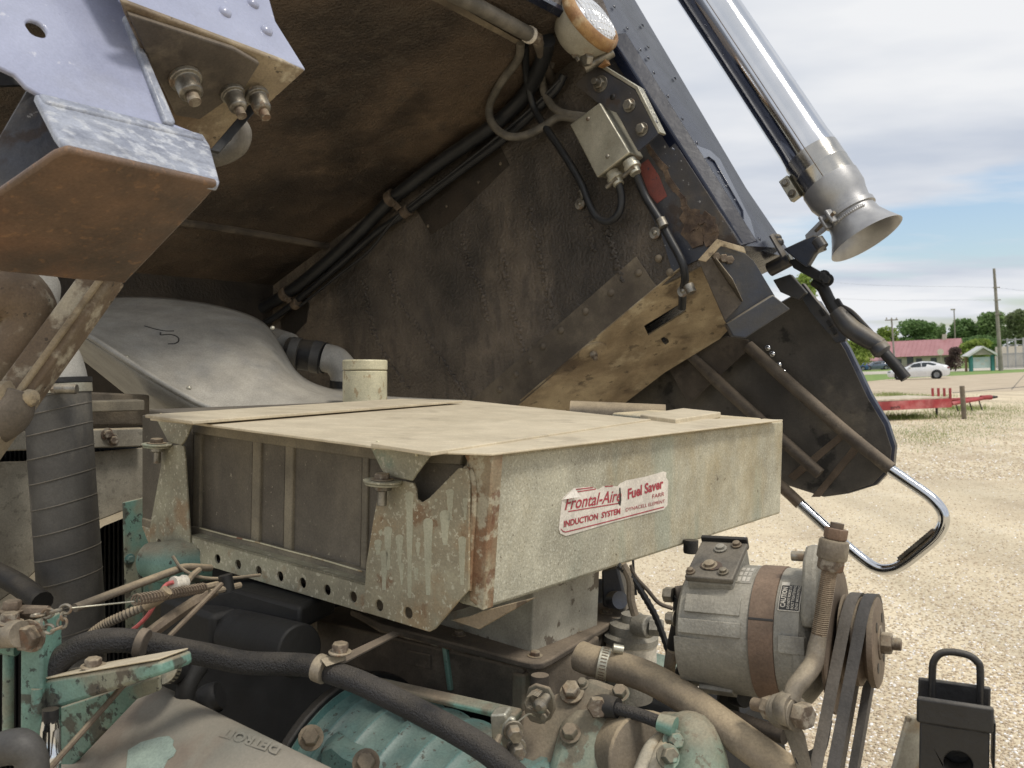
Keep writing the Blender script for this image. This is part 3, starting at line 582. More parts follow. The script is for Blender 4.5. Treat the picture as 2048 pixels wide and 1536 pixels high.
cable('thin_cable', [2.08, 2.06, 2.05, 2.05, 2.05, 2.05, 2.05, 2.05, 2.05, 2.05, 2.05, 2.04], [(1050, 90), (1053, 150), (1066, 210), (1092, 256), (1130, 312), (1163, 368), (1176, 402), (1192, 432), (1216, 443), (1237, 427), (1243, 396), (1236, 360)], .0105, m_cabblk, 'black cable with a U bend under the junction box')
cable('drop_cable', [2.05, 2.07, 2.07, 2.07, 2.07, 2.08, 2.1, 2.12], [(1268, 338), (1290, 392), (1318, 438), (1342, 482), (1364, 524), (1370, 556), (1366, 580), (1364, 618)], .0105, m_cabblk, 'black cable running from junction box down into the sill')
for (p, q), cn in [(((1168, 388), (1160, 408)), 0), (((1324, 446), (1310, 466)), 1), (((1380, 578), (1366, 582)), 2)]:
    a_, b_ = PA(2.075).hit(*p), PA(2.09).hit(*q); t_ = thing('cable_clip', ['metal P clip on cable beside the U bend', 'metal P clip holding cable below red primer patch', 'metal P clip on cable end at sill opening'][cn], 'clip', b_, 'cable clips on the cab')
    dirc = (PA(2.06).hit(p[0] + 8, p[1] + 16) - PA(2.06).hit(*p)).normalized()
    G().cyl(PA(2.055).hit(*p) - dirc * .012, PA(2.055).hit(*p) + dirc * .012, .0135, n=14).build('loop', m_zinc, t_, .001)
    G().prism(circ(b_, V, NR, .016, 12), -A * .002).build('tab', m_zinc, t_); G().dome(b_ - A * .002, SN, .007, .005).build('rivet', m_zinc, t_)
hn = thing('wiring_harness', 'thick black wiring harness clamped along corner of the cab underside', 'wiring harness', PA(2.07).hit(560, 620))
def hpth(k, pts, r, mat, nm, n=12): return G().tube([undr(PA(k).hit(*q), *q, r) for q in pts], r, n).build(nm, mat, hn)
hpth(2.055, [(420, 668), (500, 628), (575, 586), (640, 536), (715, 468), (785, 398), (880, 325), (985, 252), (1050, 190), (1085, 120), (1095, 80)], .022, m_cabblk, 'conduit', 14)
hpth(2.065, [(440, 690), (540, 640), (600, 596), (690, 520), (760, 460), (812, 425), (900, 358), (1000, 284), (1060, 232), (1110, 182), (1128, 150)], .012, m_cabblk, 'conduit')
hpth(2.055, [(600, 612), (680, 548), (740, 500), (800, 428), (905, 345), (1000, 270), (1070, 210), (1120, 160)], .005, m_cabblk, 'wire', 8)
for q, b in [((783, 396), (812, 424)), ((572, 588), (592, 608))]:
    a_, b_ = PA(2.05).hit(*q), PA(2.06).hit(*b)
    hd = (PA(2.05).hit(q[0] + 60, q[1] - 48) - a_).normalized()
    c = G().cyl(a_ - hd * .014, a_ + hd * .014, .0265, n=16).build('clamp', m_pulley, hn, .002)
    G().cyl(b_ - hd * .014, b_ + hd * .014, .0185, n=14).build('clamp', m_pulley, hn, .002)
    G().box((a_ + b_) / 2 + SN * .02, hd * .012, (b_ - a_) * .35, A * .003).build('clamp_bridge', m_pulley, c, .002)
    G().hexa((a_ + b_) / 2 + SN * .023, SN, .010, .009).build('clamp_nut', m_pulley, c)
# air tube along the top rear edge
tt = thing('top_tube', 'grey dusty tube ending in a white collar beside work lamp', 'tube', T.hit(1062, 72))
Tt = Pl(T.p + TN * .05, T.n)
G().tube(hits(Tt, [(780, -72), (940, 5), (1060, 70)]), .019, 14).build('tube', m_cabgry, tt)
a_ = Tt.hit(1056, 68); d_ = (Tt.hit(1066, 75) - Tt.hit(950, 12)).normalized()
G().cyl(a_, a_ + d_ * .012, .022).build('collar', m_white, tt)
G().cyl(a_ + d_ * .012, a_ + d_ * .045, .016).build('fitting', m_rbolt, tt)
G().prism(hits(Pl(T.p + TN * .03, T.n), [(770, -60), (890, -4), (1044, 84), (1040, 92), (880, 8), (760, -50)]), -TN * .003).build('flange', m_strip, tt)
G().tube([a_ + d_ * .04, T.hit(1082, 105) + TN * .04, T.hit(1090, 130) + TN * .03, T.hit(1100, 150) + TN * .03], .015, 10).build('elbow', m_brown, tt)
G().hexa(PA(2.05).hit(1102, 130), SN, .015, .02).build('nut', m_brown, tt)
G().hexa(PA(2.05).hit(1083, 58), SN, .013, .03).build('nut', m_brown, tt)

# ================================================================== NEAR SIDE CAB MOUNT (upper left, close to the camera)
P1 = Pl(px(220, 120, .98), NR)
mt = thing('cab_mount', 'large blue painted cab mount with rusty underside and three bolts', 'cab mount', px(250, 560, .95))
hc = P1.hit(73, 57)
hl = [P1.hit(73 + 24 * math.cos(t) * .9, 57 + 15 * math.sin(t) + 9 * math.cos(t)) for t in [k * math.pi / 8 for k in range(16)]]
plate('end_plate', P1, [(-120, -120), (190, -120), (240, -2), (345, 246), (406, 270), (330, 252), (80, 189), (52, 172), (30, 148), (0, 134), (-120, 92)], .006, m_lav, mt, .002, holes=[hl])
G().prism([q - NR * .05 for q in hits(P1, [(30, 25), (120, 25), (120, 100), (30, 100)])], -NR * .003).build('inner_web', m_dark, mt)
plate('welded_edge', P1.off(.006), [(247, 28), (262, 32), (353, 243), (345, 249), (330, 243)], .014, m_lavworn, mt, .003)
# folded bright strip below
sA, sB = P1.hit(70, 187), P1.hit(408, 269); sC = Pl(sA + NR * .05, NR).hit(438, 364)
BS = Pl(sA, (sB - sA).cross(sC - sA))
plate('folded_strip', BS, [(70, 187), (200, 222), (300, 247), (406, 268), (420, 290), (440, 363), (437, 369), (290, 336), (137, 301), (112, 268)], .008, m_lavworn, mt, .002)
plate('strip_ridge', BS.off(.003 * (1 if BS.n.dot(toward(BS, sA)) > 0 else -1)), [(78, 184), (402, 266), (410, 278), (90, 202)], .008, m_lavworn, mt, .003)
e0_, e1_ = BS.hit(137, 303), BS.hit(437, 371)
RF = Pl(e1_, V + NR * .12)
rf = plate('rusty_bottom', RF, [(110, 312), (137, 302), (437, 370), (400, 412), (250, 568), (150, 560), (-120, 532), (-120, 470)], .008, m_rust, mt, .003)
plate('dark_cheek', Pl(P1.p - NR * .004, NR + SN * .9), [(52, 176), (78, 192), (137, 302), (112, 314), (-60, 540), (-120, 430), (-20, 300)], .006, m_navyworn, mt, .003)
# second beam with the bolts
P2 = Pl(px(520, 80, 1.12), NR)
plate('beam_end', P2, [(150, -160), (490, -160), (540, 0), (552, 43), (612, 139), (470, 84), (242, -2)], .006, m_lav, mt, .002)
for q in [(450, 25), (533, 62), (506, 8)]: G().dome(P2.hit(*q), NR, .0085, .006, 16).build('bolt_head', m_lav, mt)
b0, b1 = P2.hit(242, 0), P2.hit(611, 140)
BF = Pl(b1, V)
bm_ = plate('beam_bottom', BF.off(.001), [(240, 2), (470, 88), (611, 141), (534, 211), (522, 200), (424, 300), (352, 250), (250, 30)], .008, m_tanrust, mt, .002)
bn = toward(BF, b1)
plate('bottom_pad', BF.off(.007 * (1 if BF.n.dot(bn) > 0 else -1)), [(256, 30), (470, 100), (520, 128), (490, 176), (400, 240), (352, 232)], .008, m_brown, mt, .002)
for q, r in [((366, 146), .015), ((460, 176), .012), ((508, 180), .012)]:
    c = BF.hit(*q) + bn * .007
    b = G().lathe(c, bn, [(0, r * 1.3), (.006, r * 1.3), (.007, r), (.026, r * .95), (.029, r * .7)], 16).build('bolt', m_zinc, mt, .001)
    G().cyl(c + bn * .028, c + bn * .040, r * .5).build('stud', m_rbolt, b)
plate('beam_web', Pl(BF.hit(530, 205) - V * .0, SN * .2 + NR * .9 - V * .3), [(502, 205), (526, 205), (440, 305), (420, 300)], .006, m_dark, mt, .001)
hk = [(478, 250), (486, 268), (478, 292), (455, 308), (430, 316), (395, 322)]
tag(G().tube([px(x, y, 1.25) for x, y in hk], .0125, 12).build('grab_hook', m_cabgry), 'dirty white bent rod end behind the rusty cab mount', 'rod')

# diagonal strut below the mount
ds = thing('diagonal_strut', 'dusty tan diagonal strut with a ball joint below the rusty mount', 'strut', px(-10, 900, 1.2))
da, db = px(215, 545, 1.22), px(-45, 905, 1.12); dv = (db - da); dn = cw((0, -1, 0)); dsid = dv.cross(dn).normalized(); dn = dsid.cross(dv).normalized()
G().box((da + db) / 2, dv * .5, dsid * .021, dn * .02).build('strut_bar', m_tanrust, ds, .003)
G().box((da + db) / 2 + dsid * -.008 + dn * .02, dv * .48, dsid * .004, dn * .006).build('strut_ridge', m_tan, ds, .002)
G().tube([px(-60, 560, 1.2), px(30, 600, 1.2), px(60, 640, 1.2), px(40, 700, 1.2), px(-40, 760, 1.2)], [.04, .045, .035, .04, .05], 14).build('casting', m_tanrust, ds)
G().tube([px(40, 560, 1.3), px(70, 580, 1.3), px(85, 620, 1.28)], [.04, .036, .02], 14).build('grey_knuckle', m_moulded, ds)
G().lathe(px(-10, 800, 1.14), (px(55, 797, 1.13) - px(-10, 800, 1.14)), [(0, .024), (.025, .024), (.032, .014), (.042, .009), (.05, .012), (.058, .010), (.062, .004)], 14).build('ball_joint', m_tan, ds)
G().tube([px(-60, 840, 1.13), px(0, 835, 1.13), px(30, 815, 1.13), px(40, 780, 1.13)], [.03, .032, .024, .014], 12).build('boot', m_brown, ds)

# ================================================================== AIR INTAKE BOX
O = px(985, 908, 1.1); aO, bO, uO = ca(O), cbv(O), cu(O)
LF, FF, TP = PA(aO), PB(bO), PU(uO)
def abu(a, b, u): return CAM + A * a + B * b + U * u
farA = ca(FF.hit(1568, 840)); farB = cbv(LF.hit(284, 828)); lowU = cu(FF.hit(965, 1222)); lowU2 = cu(LF.hit(380, 1060))
ab = thing('air_intake_box', 'large dusty galvanised air intake box with red lettered sticker above the engine', 'air filter box', abu((aO + farA) / 2, (bO + farB) / 2, lowU))
# outer housing with the sticker: front wall, far wall, top and floor
hz = uO - lowU
P = hits(FF, [(985, 908), (1568, 840), (1562, 1028), (966, 1222)])
G().prism(P, B * .044).build('housing', m_box, ab, .006)
G().prism([abu(aO + .74, bO + .046, uO), abu(farA, bO + .046, uO), abu(farA - .003, bO + .046, cu(FF.hit(1562, 1028))), abu(aO + .74, bO + .046, lowU)], B * .25).build('rear_housing', m_box, ab, .004)
# filter cassette: body behind the left face
b1_ = bO + .045
G().prism([abu(aO + .012, b1_, uO - .006), abu(aO + .012, farB, uO - .004), abu(aO + .012, farB, lowU2), abu(aO + .012, b1_, lowU2)], A * .72).build('filter_body', m_filter, ab, .003)
tpn = PU(uO - .002)
top = G().prism(hits(PU(uO - .001), [(300, 836), (930, 800), (1290, 838), (1180, 850), (925, 903), (760, 893), (390, 845)]), -U * .004).build('top_panel', m_boxtop, ab, .001)
fpv = PA(aO + .004)
def lfp(name, pts, th, mat, par=ab, k=0.0, bevel=.001, holes=()): return plate(name, PA(aO + k), pts, th, mat, par, bevel, holes)
lfp('top_rail', [(384, 843), (740, 889), (925, 908), (920, 930), (738, 918), (384, 866)], .014, m_frail, k=0, bevel=.002)
lfp('bottom_rail', [(380, 1052), (735, 1142), (732, 1168), (380, 1072)], .016, m_frail, k=-.002, bevel=.002)
for xa, xb, ya, yb, yc, yd in [(388, 402, 862, 866, 1056, 1052), (505, 521, 878, 881, 1090, 1085), (570, 586, 888, 890, 1106, 1101), (724, 736, 910, 912, 1146, 1140)]:
    lfp('filter_rib', [(xa, ya), (xb, yb), (xb - 4, yc), (xa - 4, yd)], .010, m_frail, k=.004, bevel=.002)
for pl in [[(403, 868), (505, 881), (501, 1084), (399, 1054)], [(521, 884), (570, 891), (566, 1102), (517, 1088)], [(586, 893), (724, 911), (720, 1144), (582, 1106)]]:
    lfp('filter_panel', pl, .004, m_filter, k=.0095, bevel=.001)
lfp('end_panel', [(284, 830), (384, 844), (384, 1070), (284, 1040)], .012, m_filter, k=.006, bevel=.002)
lfp('end_lip', [(283, 1036), (312, 1044), (312, 1066), (283, 1056)], .012, m_frail, k=.002, bevel=.002)
lfp('near_panel', [(738, 914), (925, 930), (940, 1180), (735, 1150)], .008, m_filter, k=.008)
g = G().tube([PA(aO - .003).hit(*q) for q in [(400, 1056), (460, 1072), (520, 1086), (575, 1101), (640, 1118), (724, 1143)]], .0012, 6); g.build('sealant_bead', m_cream, ab)
# near end flange (rusty) on the corner
lfp('corner_flange', [(925, 902), (962, 903), (986, 909), (966, 1222), (958, 1218), (938, 1200), (936, 930)], .020, m_rustflange, k=-.016, bevel=.002)
g = G().tube([PA(aO - .018).hit(*q) for q in [(930, 936), (944, 950), (948, 1000), (942, 1100), (938, 1180)]], .004, 8); g.build('corner_weld', m_rustflange, ab)
G().prism(hits(PA(aO - .002), [(940, 1232), (966, 1222), (1010, 1210), (1070, 1195), (958, 1259), (900, 1240)]), A * .004).build('bent_flap', m_peel, ab, .001)
# perforated lower lip and clamps brackets
def holeat(k, x, y, r=.0077): c = PA(aO + k).hit(x, y); return circ(c, B, U, r, 16)
lipk = -.022
lip = lfp('perforated_lip', [(379, 1070), (735, 1168), (732, 1226), (560, 1175), (379, 1121)], .0035, m_bracket2, k=lipk, holes=[holeat(lipk, *q) for q in [(395, 1106), (435, 1118), (476, 1129), (517, 1142), (560, 1153), (605, 1166), (654, 1180), (706, 1194)]], bevel=.0008)
G().prism([PA(aO + lipk).hit(379, 1070), PA(aO + lipk).hit(735, 1168), PA(aO + lipk).hit(735, 1168) + A * .06, PA(aO + lipk).hit(379, 1070) + A * .06], -U * .003).build('lip_shelf', m_bracket2, lip)
k2 = -.026
brl = lfp('clamp_bracket', [(299, 1057), (312, 985), (322, 930), (326, 894), (360, 889), (367, 893), (370, 920), (379, 1068), (379, 1124), (351, 1115), (300, 1091)], .0035, m_bracket2, k=k2, holes=[holeat(k2, 318, 1087), holeat(k2, 354, 1097)], bevel=.0008)
lfp('bracket_return', [(283, 1052), (300, 1058), (300, 1091), (296, 1085)], .003, m_bracket2, brl, k=k2 + .003)
brr = lfp('clamp_bracket', [(727, 1224), (732, 1129), (748, 1030), (759, 974), (806, 962), (826, 966), (831, 978), (833, 998), (843, 1005), (858, 996), (917, 936), (934, 937), (938, 960), (937, 1180), (913, 1207), (870, 1258), (858, 1264)], .0035, m_bracket, k=k2, holes=[holeat(k2, 758, 1211), holeat(k2, 816, 1226)], bevel=.0008)
# paint runs on the near bracket
def drip(x, y0, y1, w):
    P = []
    for k in range(9):
        t = math.pi * k / 8; P.append((x - w * math.cos(t), y0 - w * .9 * math.sin(t)))
    n_ = 6; R_ = [(x + w * (1 - .62 * (k / n_) ** .8) + math.sin(k * 2.3 + x) * .6, y0 + (y1 - y0) * k / n_) for k in range(1, n_ + 1)]
    L_ = [(2 * x - q[0] + math.sin(q[1]) * .6, q[1]) for q in reversed(R_)]
    lfp('paint_run', P + R_ + L_, .0004, m_drip, brr, k=k2 - .0003, bevel=0)
m_drip = mk('pale_paint_run', (178, 176, 150), (168, 164, 138), 20, .55, 0, .1, 200)
for a_ in [(756, 1086, 1110, 8), (761, 1064, 1072, 4), (768, 1108, 1180, 8), (776, 1060, 1140, 8), (799, 1076, 1130, 8), (803, 1130, 1170, 5), (819, 990, 1196, 8), (836, 1088, 1112, 5), (856, 1045, 1190, 10), (890, 1030, 1090, 11), (900, 985, 1040, 8), (924, 1080, 1170, 8), (930, 1000, 1040, 5), (832, 1140, 1160, 5), (872, 1000, 1004, 3), (751, 1092, 1094, 3)]: drip(*a_)
# brown slab added behind the lip so its holes look dark
G().prism([abu(aO + .03, bO + .14, lowU2 - .002), abu(aO + .03, farB, lowU2 - .002), abu(aO + .03, farB, lowU2 - .05), abu(aO + .03, bO + .14, lowU2 - .05)], A * .4).build('lip_backing', m_brown, ab, .002)
# straps across the top, with clamp tabs folded down
def strap(e1, e2, w1, w2, nm):
    return G().prism(hits(PU(uO + .007), [e1, e2, w2, w1]), -U * .005).build(nm, m_boxtop, ab, .001)
s1 = strap((290, 829), (800, 797), (385, 842), (925, 801), 'top_strap')
s2 = strap((742, 886), (1090, 829), (862, 904), (1302, 838), 'top_strap')
for (tab, bp, par) in [([(308, 830), (388, 843), (384, 850), (368, 884), (362, 890), (336, 884), (330, 872)], (330, 886), s1), ([(736, 886), (866, 903), (858, 914), (830, 952), (824, 962), (770, 950), (762, 938)], (781, 958), s2)]:
    kk = k2 - .001; lfp('clamp_tab', tab, .0035, m_bracket2, par, k=kk, bevel=.001)
    for q in ([(322, 836), (374, 845)] if par is s1 else [(756, 894), (840, 907)]):
        c = PA(aO + kk - .002).hit(*q); G().tube([c + B * .006 - U * .004, c + B * .006 + U * .003, c + U * .007, c - B * .006 + U * .003], .0016, 6).build('clip_ring', m_cream, par)
    c = PA(aO + kk).hit(*bp) - A * .014; sz = 1.0 if par is s1 else 1.0
    fl = G().prism([c + A * .018 * math.cos(t) * 1.3 + B * .026 * math.sin(t) * 1.05 for t in [k * math.pi / 10 for k in range(20)]], -U * .003).build('clamp_foot', m_bracket2, par, .0008)
    G().prism([c - U * .0035 + A * .018 * math.cos(t) * 1.2 + B * .025 * math.sin(t) for t in [k * math.pi / 10 for k in range(20)]], -U * .003).build('clamp_foot', m_bracket2, par, .0008)
    bt = bolt('clamp_bolt', c + A * -.001, U, .0105, .0075, m_rbolt, par, 1.5)
    G().lathe(c - U * .007, -U, [(0, .012), (.006, .012), (.007, .0062), (.026, .0062)], 12).build('clamp_nut', m_zinc, par, .0006)
# seam shadow step: raised lid edges on top of the housing
G().prism(hits(PU(uO + .004), [(1302, 838), (1330, 836), (1566, 839), (985, 907), (870, 903)]), -U * .003).build('housing_top', m_boxtop, ab, .001)
# objects on the top at the back
G().cyl(abu(*[0, 0, 0]) + (PU(uO - .016).hit(1140, 826) - CAM), PU(uO - .016).hit(1330, 834), .028).build('outlet_pipe', m_hosetan, ab)
G().prism(hits(PU(uO + .012), [(1280, 829), (1366, 816), (1442, 824), (1352, 838)]), -U * .012).build('latch_block', m_boxtop, ab, .002)
# drips and scratches are paint; the sticker is a thin sheet
fk = -.0012
stp_ = Pl(FF.p - B * .0012, FF.n)
stk_ = plate('sticker', stp_, [(1124, 1000), (1128, 994), (1149, 976), (1180, 974), (1197, 979), (1208, 973), (1221, 971), (1236, 973), (1240, 968), (1253, 961), (1290, 954), (1328, 943), (1333, 945), (1332, 955), (1337, 962), (1335, 1010), (1328, 1019), (1228, 1044), (1132, 1072), (1121, 1067), (1118, 1059)], .0010, m_white, ab, 0)
def lett(s, p0, p1, hp_, mat=m_red, sh=0, bo=0): return text_on('lettering', stp_, s, p0, p1, hp_, mat, stk_, sh, bo, .0006)
lett('Frontal-Aire', (1129, 1020), (1242, 1001), (0, -25), sh=.25, bo=.012)
lett('INDUCTION  SYSTEM', (1127, 1054), (1240, 1027), (0, -12), bo=.03)
lett('Fuel Saver', (1255, 998), (1326, 975), (0, -20), bo=.03)
lett('FARR', (1304, 997), (1328, 991), (0, -8), bo=.0)
lett('DYNACELL ELEMENT', (1251, 1023), (1329, 1005), (0, -7), bo=.0)
lett('SUPPLIED BY', (1276, 1001), (1299, 997), (0, -6), m_redfade) if False else None
stl = Pl(FF.p - B * .0018, FF.n)
def line(pts, w=1.2):
    g = G()
    for a, b in zip(pts[:-1], pts[1:]):
        g.prism(hits(stl, [(a[0], a[1] - w), (b[0], b[1] - w), (b[0], b[1] + w), (a[0], a[1] + w)]), B * .0003)
    g.build('rule_line', m_red, stk_)
line([(1122, 1058), (1127, 1063), (1132, 1064), (1228, 1040), (1328, 1014)], 1.0)
line([(1137, 1023), (1241, 1006)], 1.0); line([(1152, 984), (1192, 978)], .9); line([(1152, 979), (1186, 975)], .9); line([(1210, 973), (1226, 972)], .9)
G().prism(hits(stl, [(1239, 976), (1241, 975), (1243, 1000), (1241, 1012), (1236, 1006), (1239, 1000)]), B * .0003).build('tear', m_decal, stk_)
P = hits(stl, [(1125, 999), (1149, 976), (1151, 992)]); G().prism([P[0], P[1], P[2] - B * .008], -B * .0006).build('curled_corner', m_white, stk_)
for q, r in [((993, 1003), .0), ]: pass

# ------------------------------------------------------------------ intake duct and flange under the box
du_ = thing('intake_duct', 'square peeling grey duct with brown flange between box and engine', 'duct', px(1070, 1400, 1.25))
DF, DL = PB(bO + .055), None
pc = DF.hit(1066, 1209); dA0 = ca(pc); dA1 = ca(DF.hit(1199, 1147)); fu = cu(DF.hit(1066, 1302))
G().prism([abu(dA0, bO + .055, lowU + .02), abu(dA1, bO + .055, lowU + .02), abu(dA1, bO + .055, fu - .01), abu(dA0, bO + .055, fu - .01)], B * .26).build('duct_wall', m_peel, du_, .002)
FL = PU(fu)
fl = G().prism(hits(FL, [(700, 1218), (800, 1175), (1240, 1208), (1250, 1224), (1242, 1234), (1105, 1316), (1086, 1325), (1064, 1326), (1040, 1320), (760, 1248)]), -U * .011).build('flange', m_brown, du_, .003)
fl2 = G().prism(hits(PU(fu - .0135), [(700, 1222), (1230, 1212), (1244, 1232), (1100, 1327), (1064, 1334), (760, 1258)]), -U * .006).build('gasket', m_rbolt, du_, .002)
for q in [(1070, 1312), (1150, 1262), (918, 1270), (1212, 1226)]:
    bolt('bolt', FL.hit(*q), U, .0075, .006, m_rbolt, fl, 1.5)
# blower housing below the flange
bh = thing('blower_housing', 'brown grimy blower housing under the flange of peeling duct', 'blower', px(1050, 1430, 1.15))
aL = ca(PU(fu).hit(1064, 1326)) + .012; HL = PA(aL); HF = PB(cbv(PU(fu).hit(1075, 1328)) + .012)
zb = cu(HL.hit(1020, 1425))
uu = fu - .02
G().prism([HL.hit(1046, 1336) , HL.hit(600, 1232), HL.hit(600, 1300), HL.hit(820, 1372), HL.hit(1040, 1440)], A * .30).build('housing', m_brown, bh, .004)
G().prism(hits(HF, [(1075, 1340), (1172, 1290), (1200, 1272), (1196, 1330), (1170, 1362), (1120, 1392), (1080, 1430)]), B * .12).build('end_wall', m_brown, bh, .004)
plate('rib', PA(aL - .006), [(882, 1290), (890, 1290), (902, 1382), (894, 1382)], .008, m_teal, bh, .002)
plate('stiff_plate', PA(aL - .004), [(1022, 1345), (1048, 1350), (1046, 1450), (1022, 1440)], .02, m_tealdirty, bh, .004)
plate('name_pad', PA(aL - .003), [(812, 1300), (860, 1310), (860, 1340), (812, 1330)], .004, m_brown, bh, .002)
G().cyl(px(1080, 1350, 1.2), px(1080, 1368, 1.2), .012).build('boss', m_brown, bh)
# ================================================================== LEFT SIDE: cover, hoses, radiator
cv = thing('moulded_cover', 'large grey moulded fibreglass cover with a scribbled mark above radiator', 'cover', px(420, 850, 2.1))
rows = [([(60, 640), (130, 606), (210, 592), (320, 592), (430, 607), (515, 632), (548, 662), (575, 715), (600, 760), (700, 792), (960, 800)], 2.45),
        ([(70, 650), (140, 626), (230, 625), (330, 632), (430, 646), (512, 668), (552, 705), (590, 760), (640, 790), (740, 803), (960, 806)], 2.25),
        ([(90, 655), (150, 648), (240, 680), (330, 705), (420, 728), (500, 750), (560, 775), (610, 800), (700, 812), (800, 815), (960, 816)], 2.08),
        ([(110, 660), (152, 657), (235, 708), (312, 757), (388, 800), (436, 822), (520, 828), (600, 830), (700, 832), (800, 832), (960, 832)], 1.98),
        ([(112, 664), (150, 664), (228, 716), (304, 766), (378, 810), (430, 832), (520, 840), (600, 842), (700, 842), (800, 842), (960, 842)], 1.96),
        ([(112, 672), (148, 674), (215, 730), (285, 782), (345, 826), (420, 852), (520, 860), (600, 860), (700, 860), (800, 860), (960, 860)], 2.02),
        ([(100, 690), (140, 700), (200, 748), (265, 800), (330, 850), (420, 880), (520, 890), (600, 890), (700, 890), (800, 890), (960, 890)], 2.25)]
g = G().loft([[px(x, y, d) for x, y in r] for r, d in rows], closed=False)
co = g.build('cover_shell', m_moulded, cv, ang=80)
sm = co.modifiers.new('sub', 'SUBSURF'); sm.levels = 3; sm.render_levels = 3
so_ = co.modifiers.new('solid', 'SOLIDIFY'); so_.thickness = .006; so_.offset = -1
from mathutils.bvhtree import BVHTree
dg = bpy.context.evaluated_depsgraph_get(); bv = BVHTree.FromObject(co, dg)
def oncover(x, y):
    r = ray(x, y).normalized(); h = bv.ray_cast(CAM - ORG[cv.name], r, 10)
    return (h[0] + ORG[cv.name] - r * .001) if h[0] else px(x, y, 2.1)
for pts in [[(289, 652), (310, 658), (330, 662), (348, 662)], [(321, 665), (322, 670), (340, 669), (355, 674), (357, 682), (350, 687), (336, 688)]]:
    G().tube([oncover(*q) for q in pts], .0015, 6, 4).build('pen_mark', m_decal, co)
for q in [(253, 715), (378, 776), (545, 656)]:
    G().dome(oncover(*q), cw((0, -.6, .6)), .006, .005).build('rivet', m_galv, co)
sm_ = G().tube([px(x, y, d - .012) for x, y, d in [(112, 661, 1.98), (152, 658, 1.98), (235, 709, 1.98), (312, 758, 1.98), (388, 801, 1.98), (440, 823, 1.98)]], .007, 10).build('rolled_seam', m_moulded, cv)
el = thing('elbow_hose', 'black rubber hose with grey elbow behind cream canister', 'hose', px(690, 800, 2.5))
G().tube([px(545, 690, 2.6), px(575, 700, 2.55)], .05, 18).build('stub', m_moulded, el)
G().tube([px(578, 705, 2.52), px(650, 716, 2.5)], .044, 18, 1).build('rubber_sleeve', m_black, el)
for x, y in [(590, 707), (634, 714)]: 
    c = px(x, y, 2.5); d_ = (px(x + 10, y + 2, 2.5) - c).normalized(); G().cyl(c - d_ * .012, c + d_ * .012, .0455).build('hose_clamp', m_ducthose, el)
G().tube([px(648, 715, 2.5), px(672, 722, 2.5), px(688, 745, 2.5), px(690, 775, 2.5), px(690, 820, 2.5)], .040, 18).build('elbow', m_moulded, el)
c = px(690, 762, 2.5); G().cyl(c, c - U * .02, .042).build('band', m_cabblk, el)
ctop = PU(uO).hit(730, 801); dcan = (ctop - CAM).dot(cw((0, 1, 0))) + .09
cn = thing('cream_canister', 'cream painted canister with a flat cap behind the intake box', 'canister', px(730, 860, dcan))
rc_ = 44 / F * dcan
G().cyl(px(730, 860, dcan), px(730, 742, dcan), rc_, n=40).build('body', m_cream, cn, .002)
G().cyl(px(730, 741, dcan), px(730, 720, dcan), rc_ * 1.012, n=40).build('cap', m_cream, cn, .003)

hs = thing('ribbed_duct_hose', 'wide grey wrapped rubber hose with steel clamp beside the radiator', 'hose', px(150, 1320, 1.55))
hpts = [px(x, y, 1.58) for x, y in [(115, 768), (118, 830), (123, 920), (130, 1020), (137, 1120), (143, 1220), (147, 1330)]]
G().tube(hpts, .0535, 32).build('hose', m_ducthose, hs)
SP = spline(hpts, 6)
for i in range(2, len(SP) - 2, 3):
    ax_ = (SP[i + 1] - SP[i]).normalized(); ax_ = (ax_ + A * .16 - B * .1).normalized(); u1, v1 = perp(ax_)
    G().tube(circ(SP[i], u1, v1, .0545, 28) + [SP[i] + u1 * .0545], .0011, 5, 1, cap=False).build('wrap_seam', m_cabgry, hs)
G().tube([px(40, 640, 1.7), px(70, 680, 1.63), px(98, 720, 1.6), px(113, 760, 1.585), px(115, 790, 1.58)], [.05, .052, .052, .05, .05], 28).build('elbow', m_moulded, hs)
a_, b_ = px(114, 757, 1.58), px(116, 786, 1.58)
G().cyl(a_, a_ + (b_ - a_) * .35, .0565, n=32).build('cuff', m_black, hs)
ck = G().cyl(a_ + (b_ - a_) * .4, b_, .0555, n=32).build('clamp_band', m_galv, hs)
c = px(128, 778, 1.52); xx = cw((1, 0, .0)); G().cyl(c - xx * .014, c + xx * .022, .0085).build('clamp_screw', m_zinc, ck, .001)
G().hexa(c - xx * .013, -xx, .008, .008).build('screw_head', m_rbolt, ck)

rd = thing('radiator', 'radiator with beige curved shroud, dark core and teal side sheet', 'radiator', px(150, 1400, 1.9))
RP = PB(cbv(px(150, 1000, 1.85)))
shp = [(-800, 945), (60, 922), (180, 905), (290, 895), (290, 1006), (250, 1020), (191, 1043), (130, 1085), (78, 1136), (30, 1180), (-20, 1215), (-120, 1330), (-300, 1500), (-800, 1700)]
plate('shroud', RP, shp, .004, m_shroud, rd, .002)
lpp = hits(RP, [(290, 1006), (250, 1020), (191, 1043), (130, 1085), (78, 1136), (30, 1180), (-20, 1215)])
g = G().loft([lpp, [q - B * .035 - U * .004 for q in lpp]], closed=False); g.build('shroud_lip', m_shroud, rd)
plate('header_bar', RP.off(-.03), [(-800, 888), (290, 856), (290, 893), (-800, 930)], .02, m_shroud, rd, .003)
plate('header_tank', RP.off(.05), [(-800, 740), (300, 790), (300, 850), (-800, 870)], .02, m_strip, rd, .004)
plate('header_shelf', RP.off(-.01), [(-800, 826), (290, 800), (290, 822), (-800, 850)], .03, m_frail, rd, .003)
for q in [(214, 868), (226, 880)]: bolt('bolt', RP.off(-.031).hit(*q), -B, .009, .007, m_rbolt, rd)
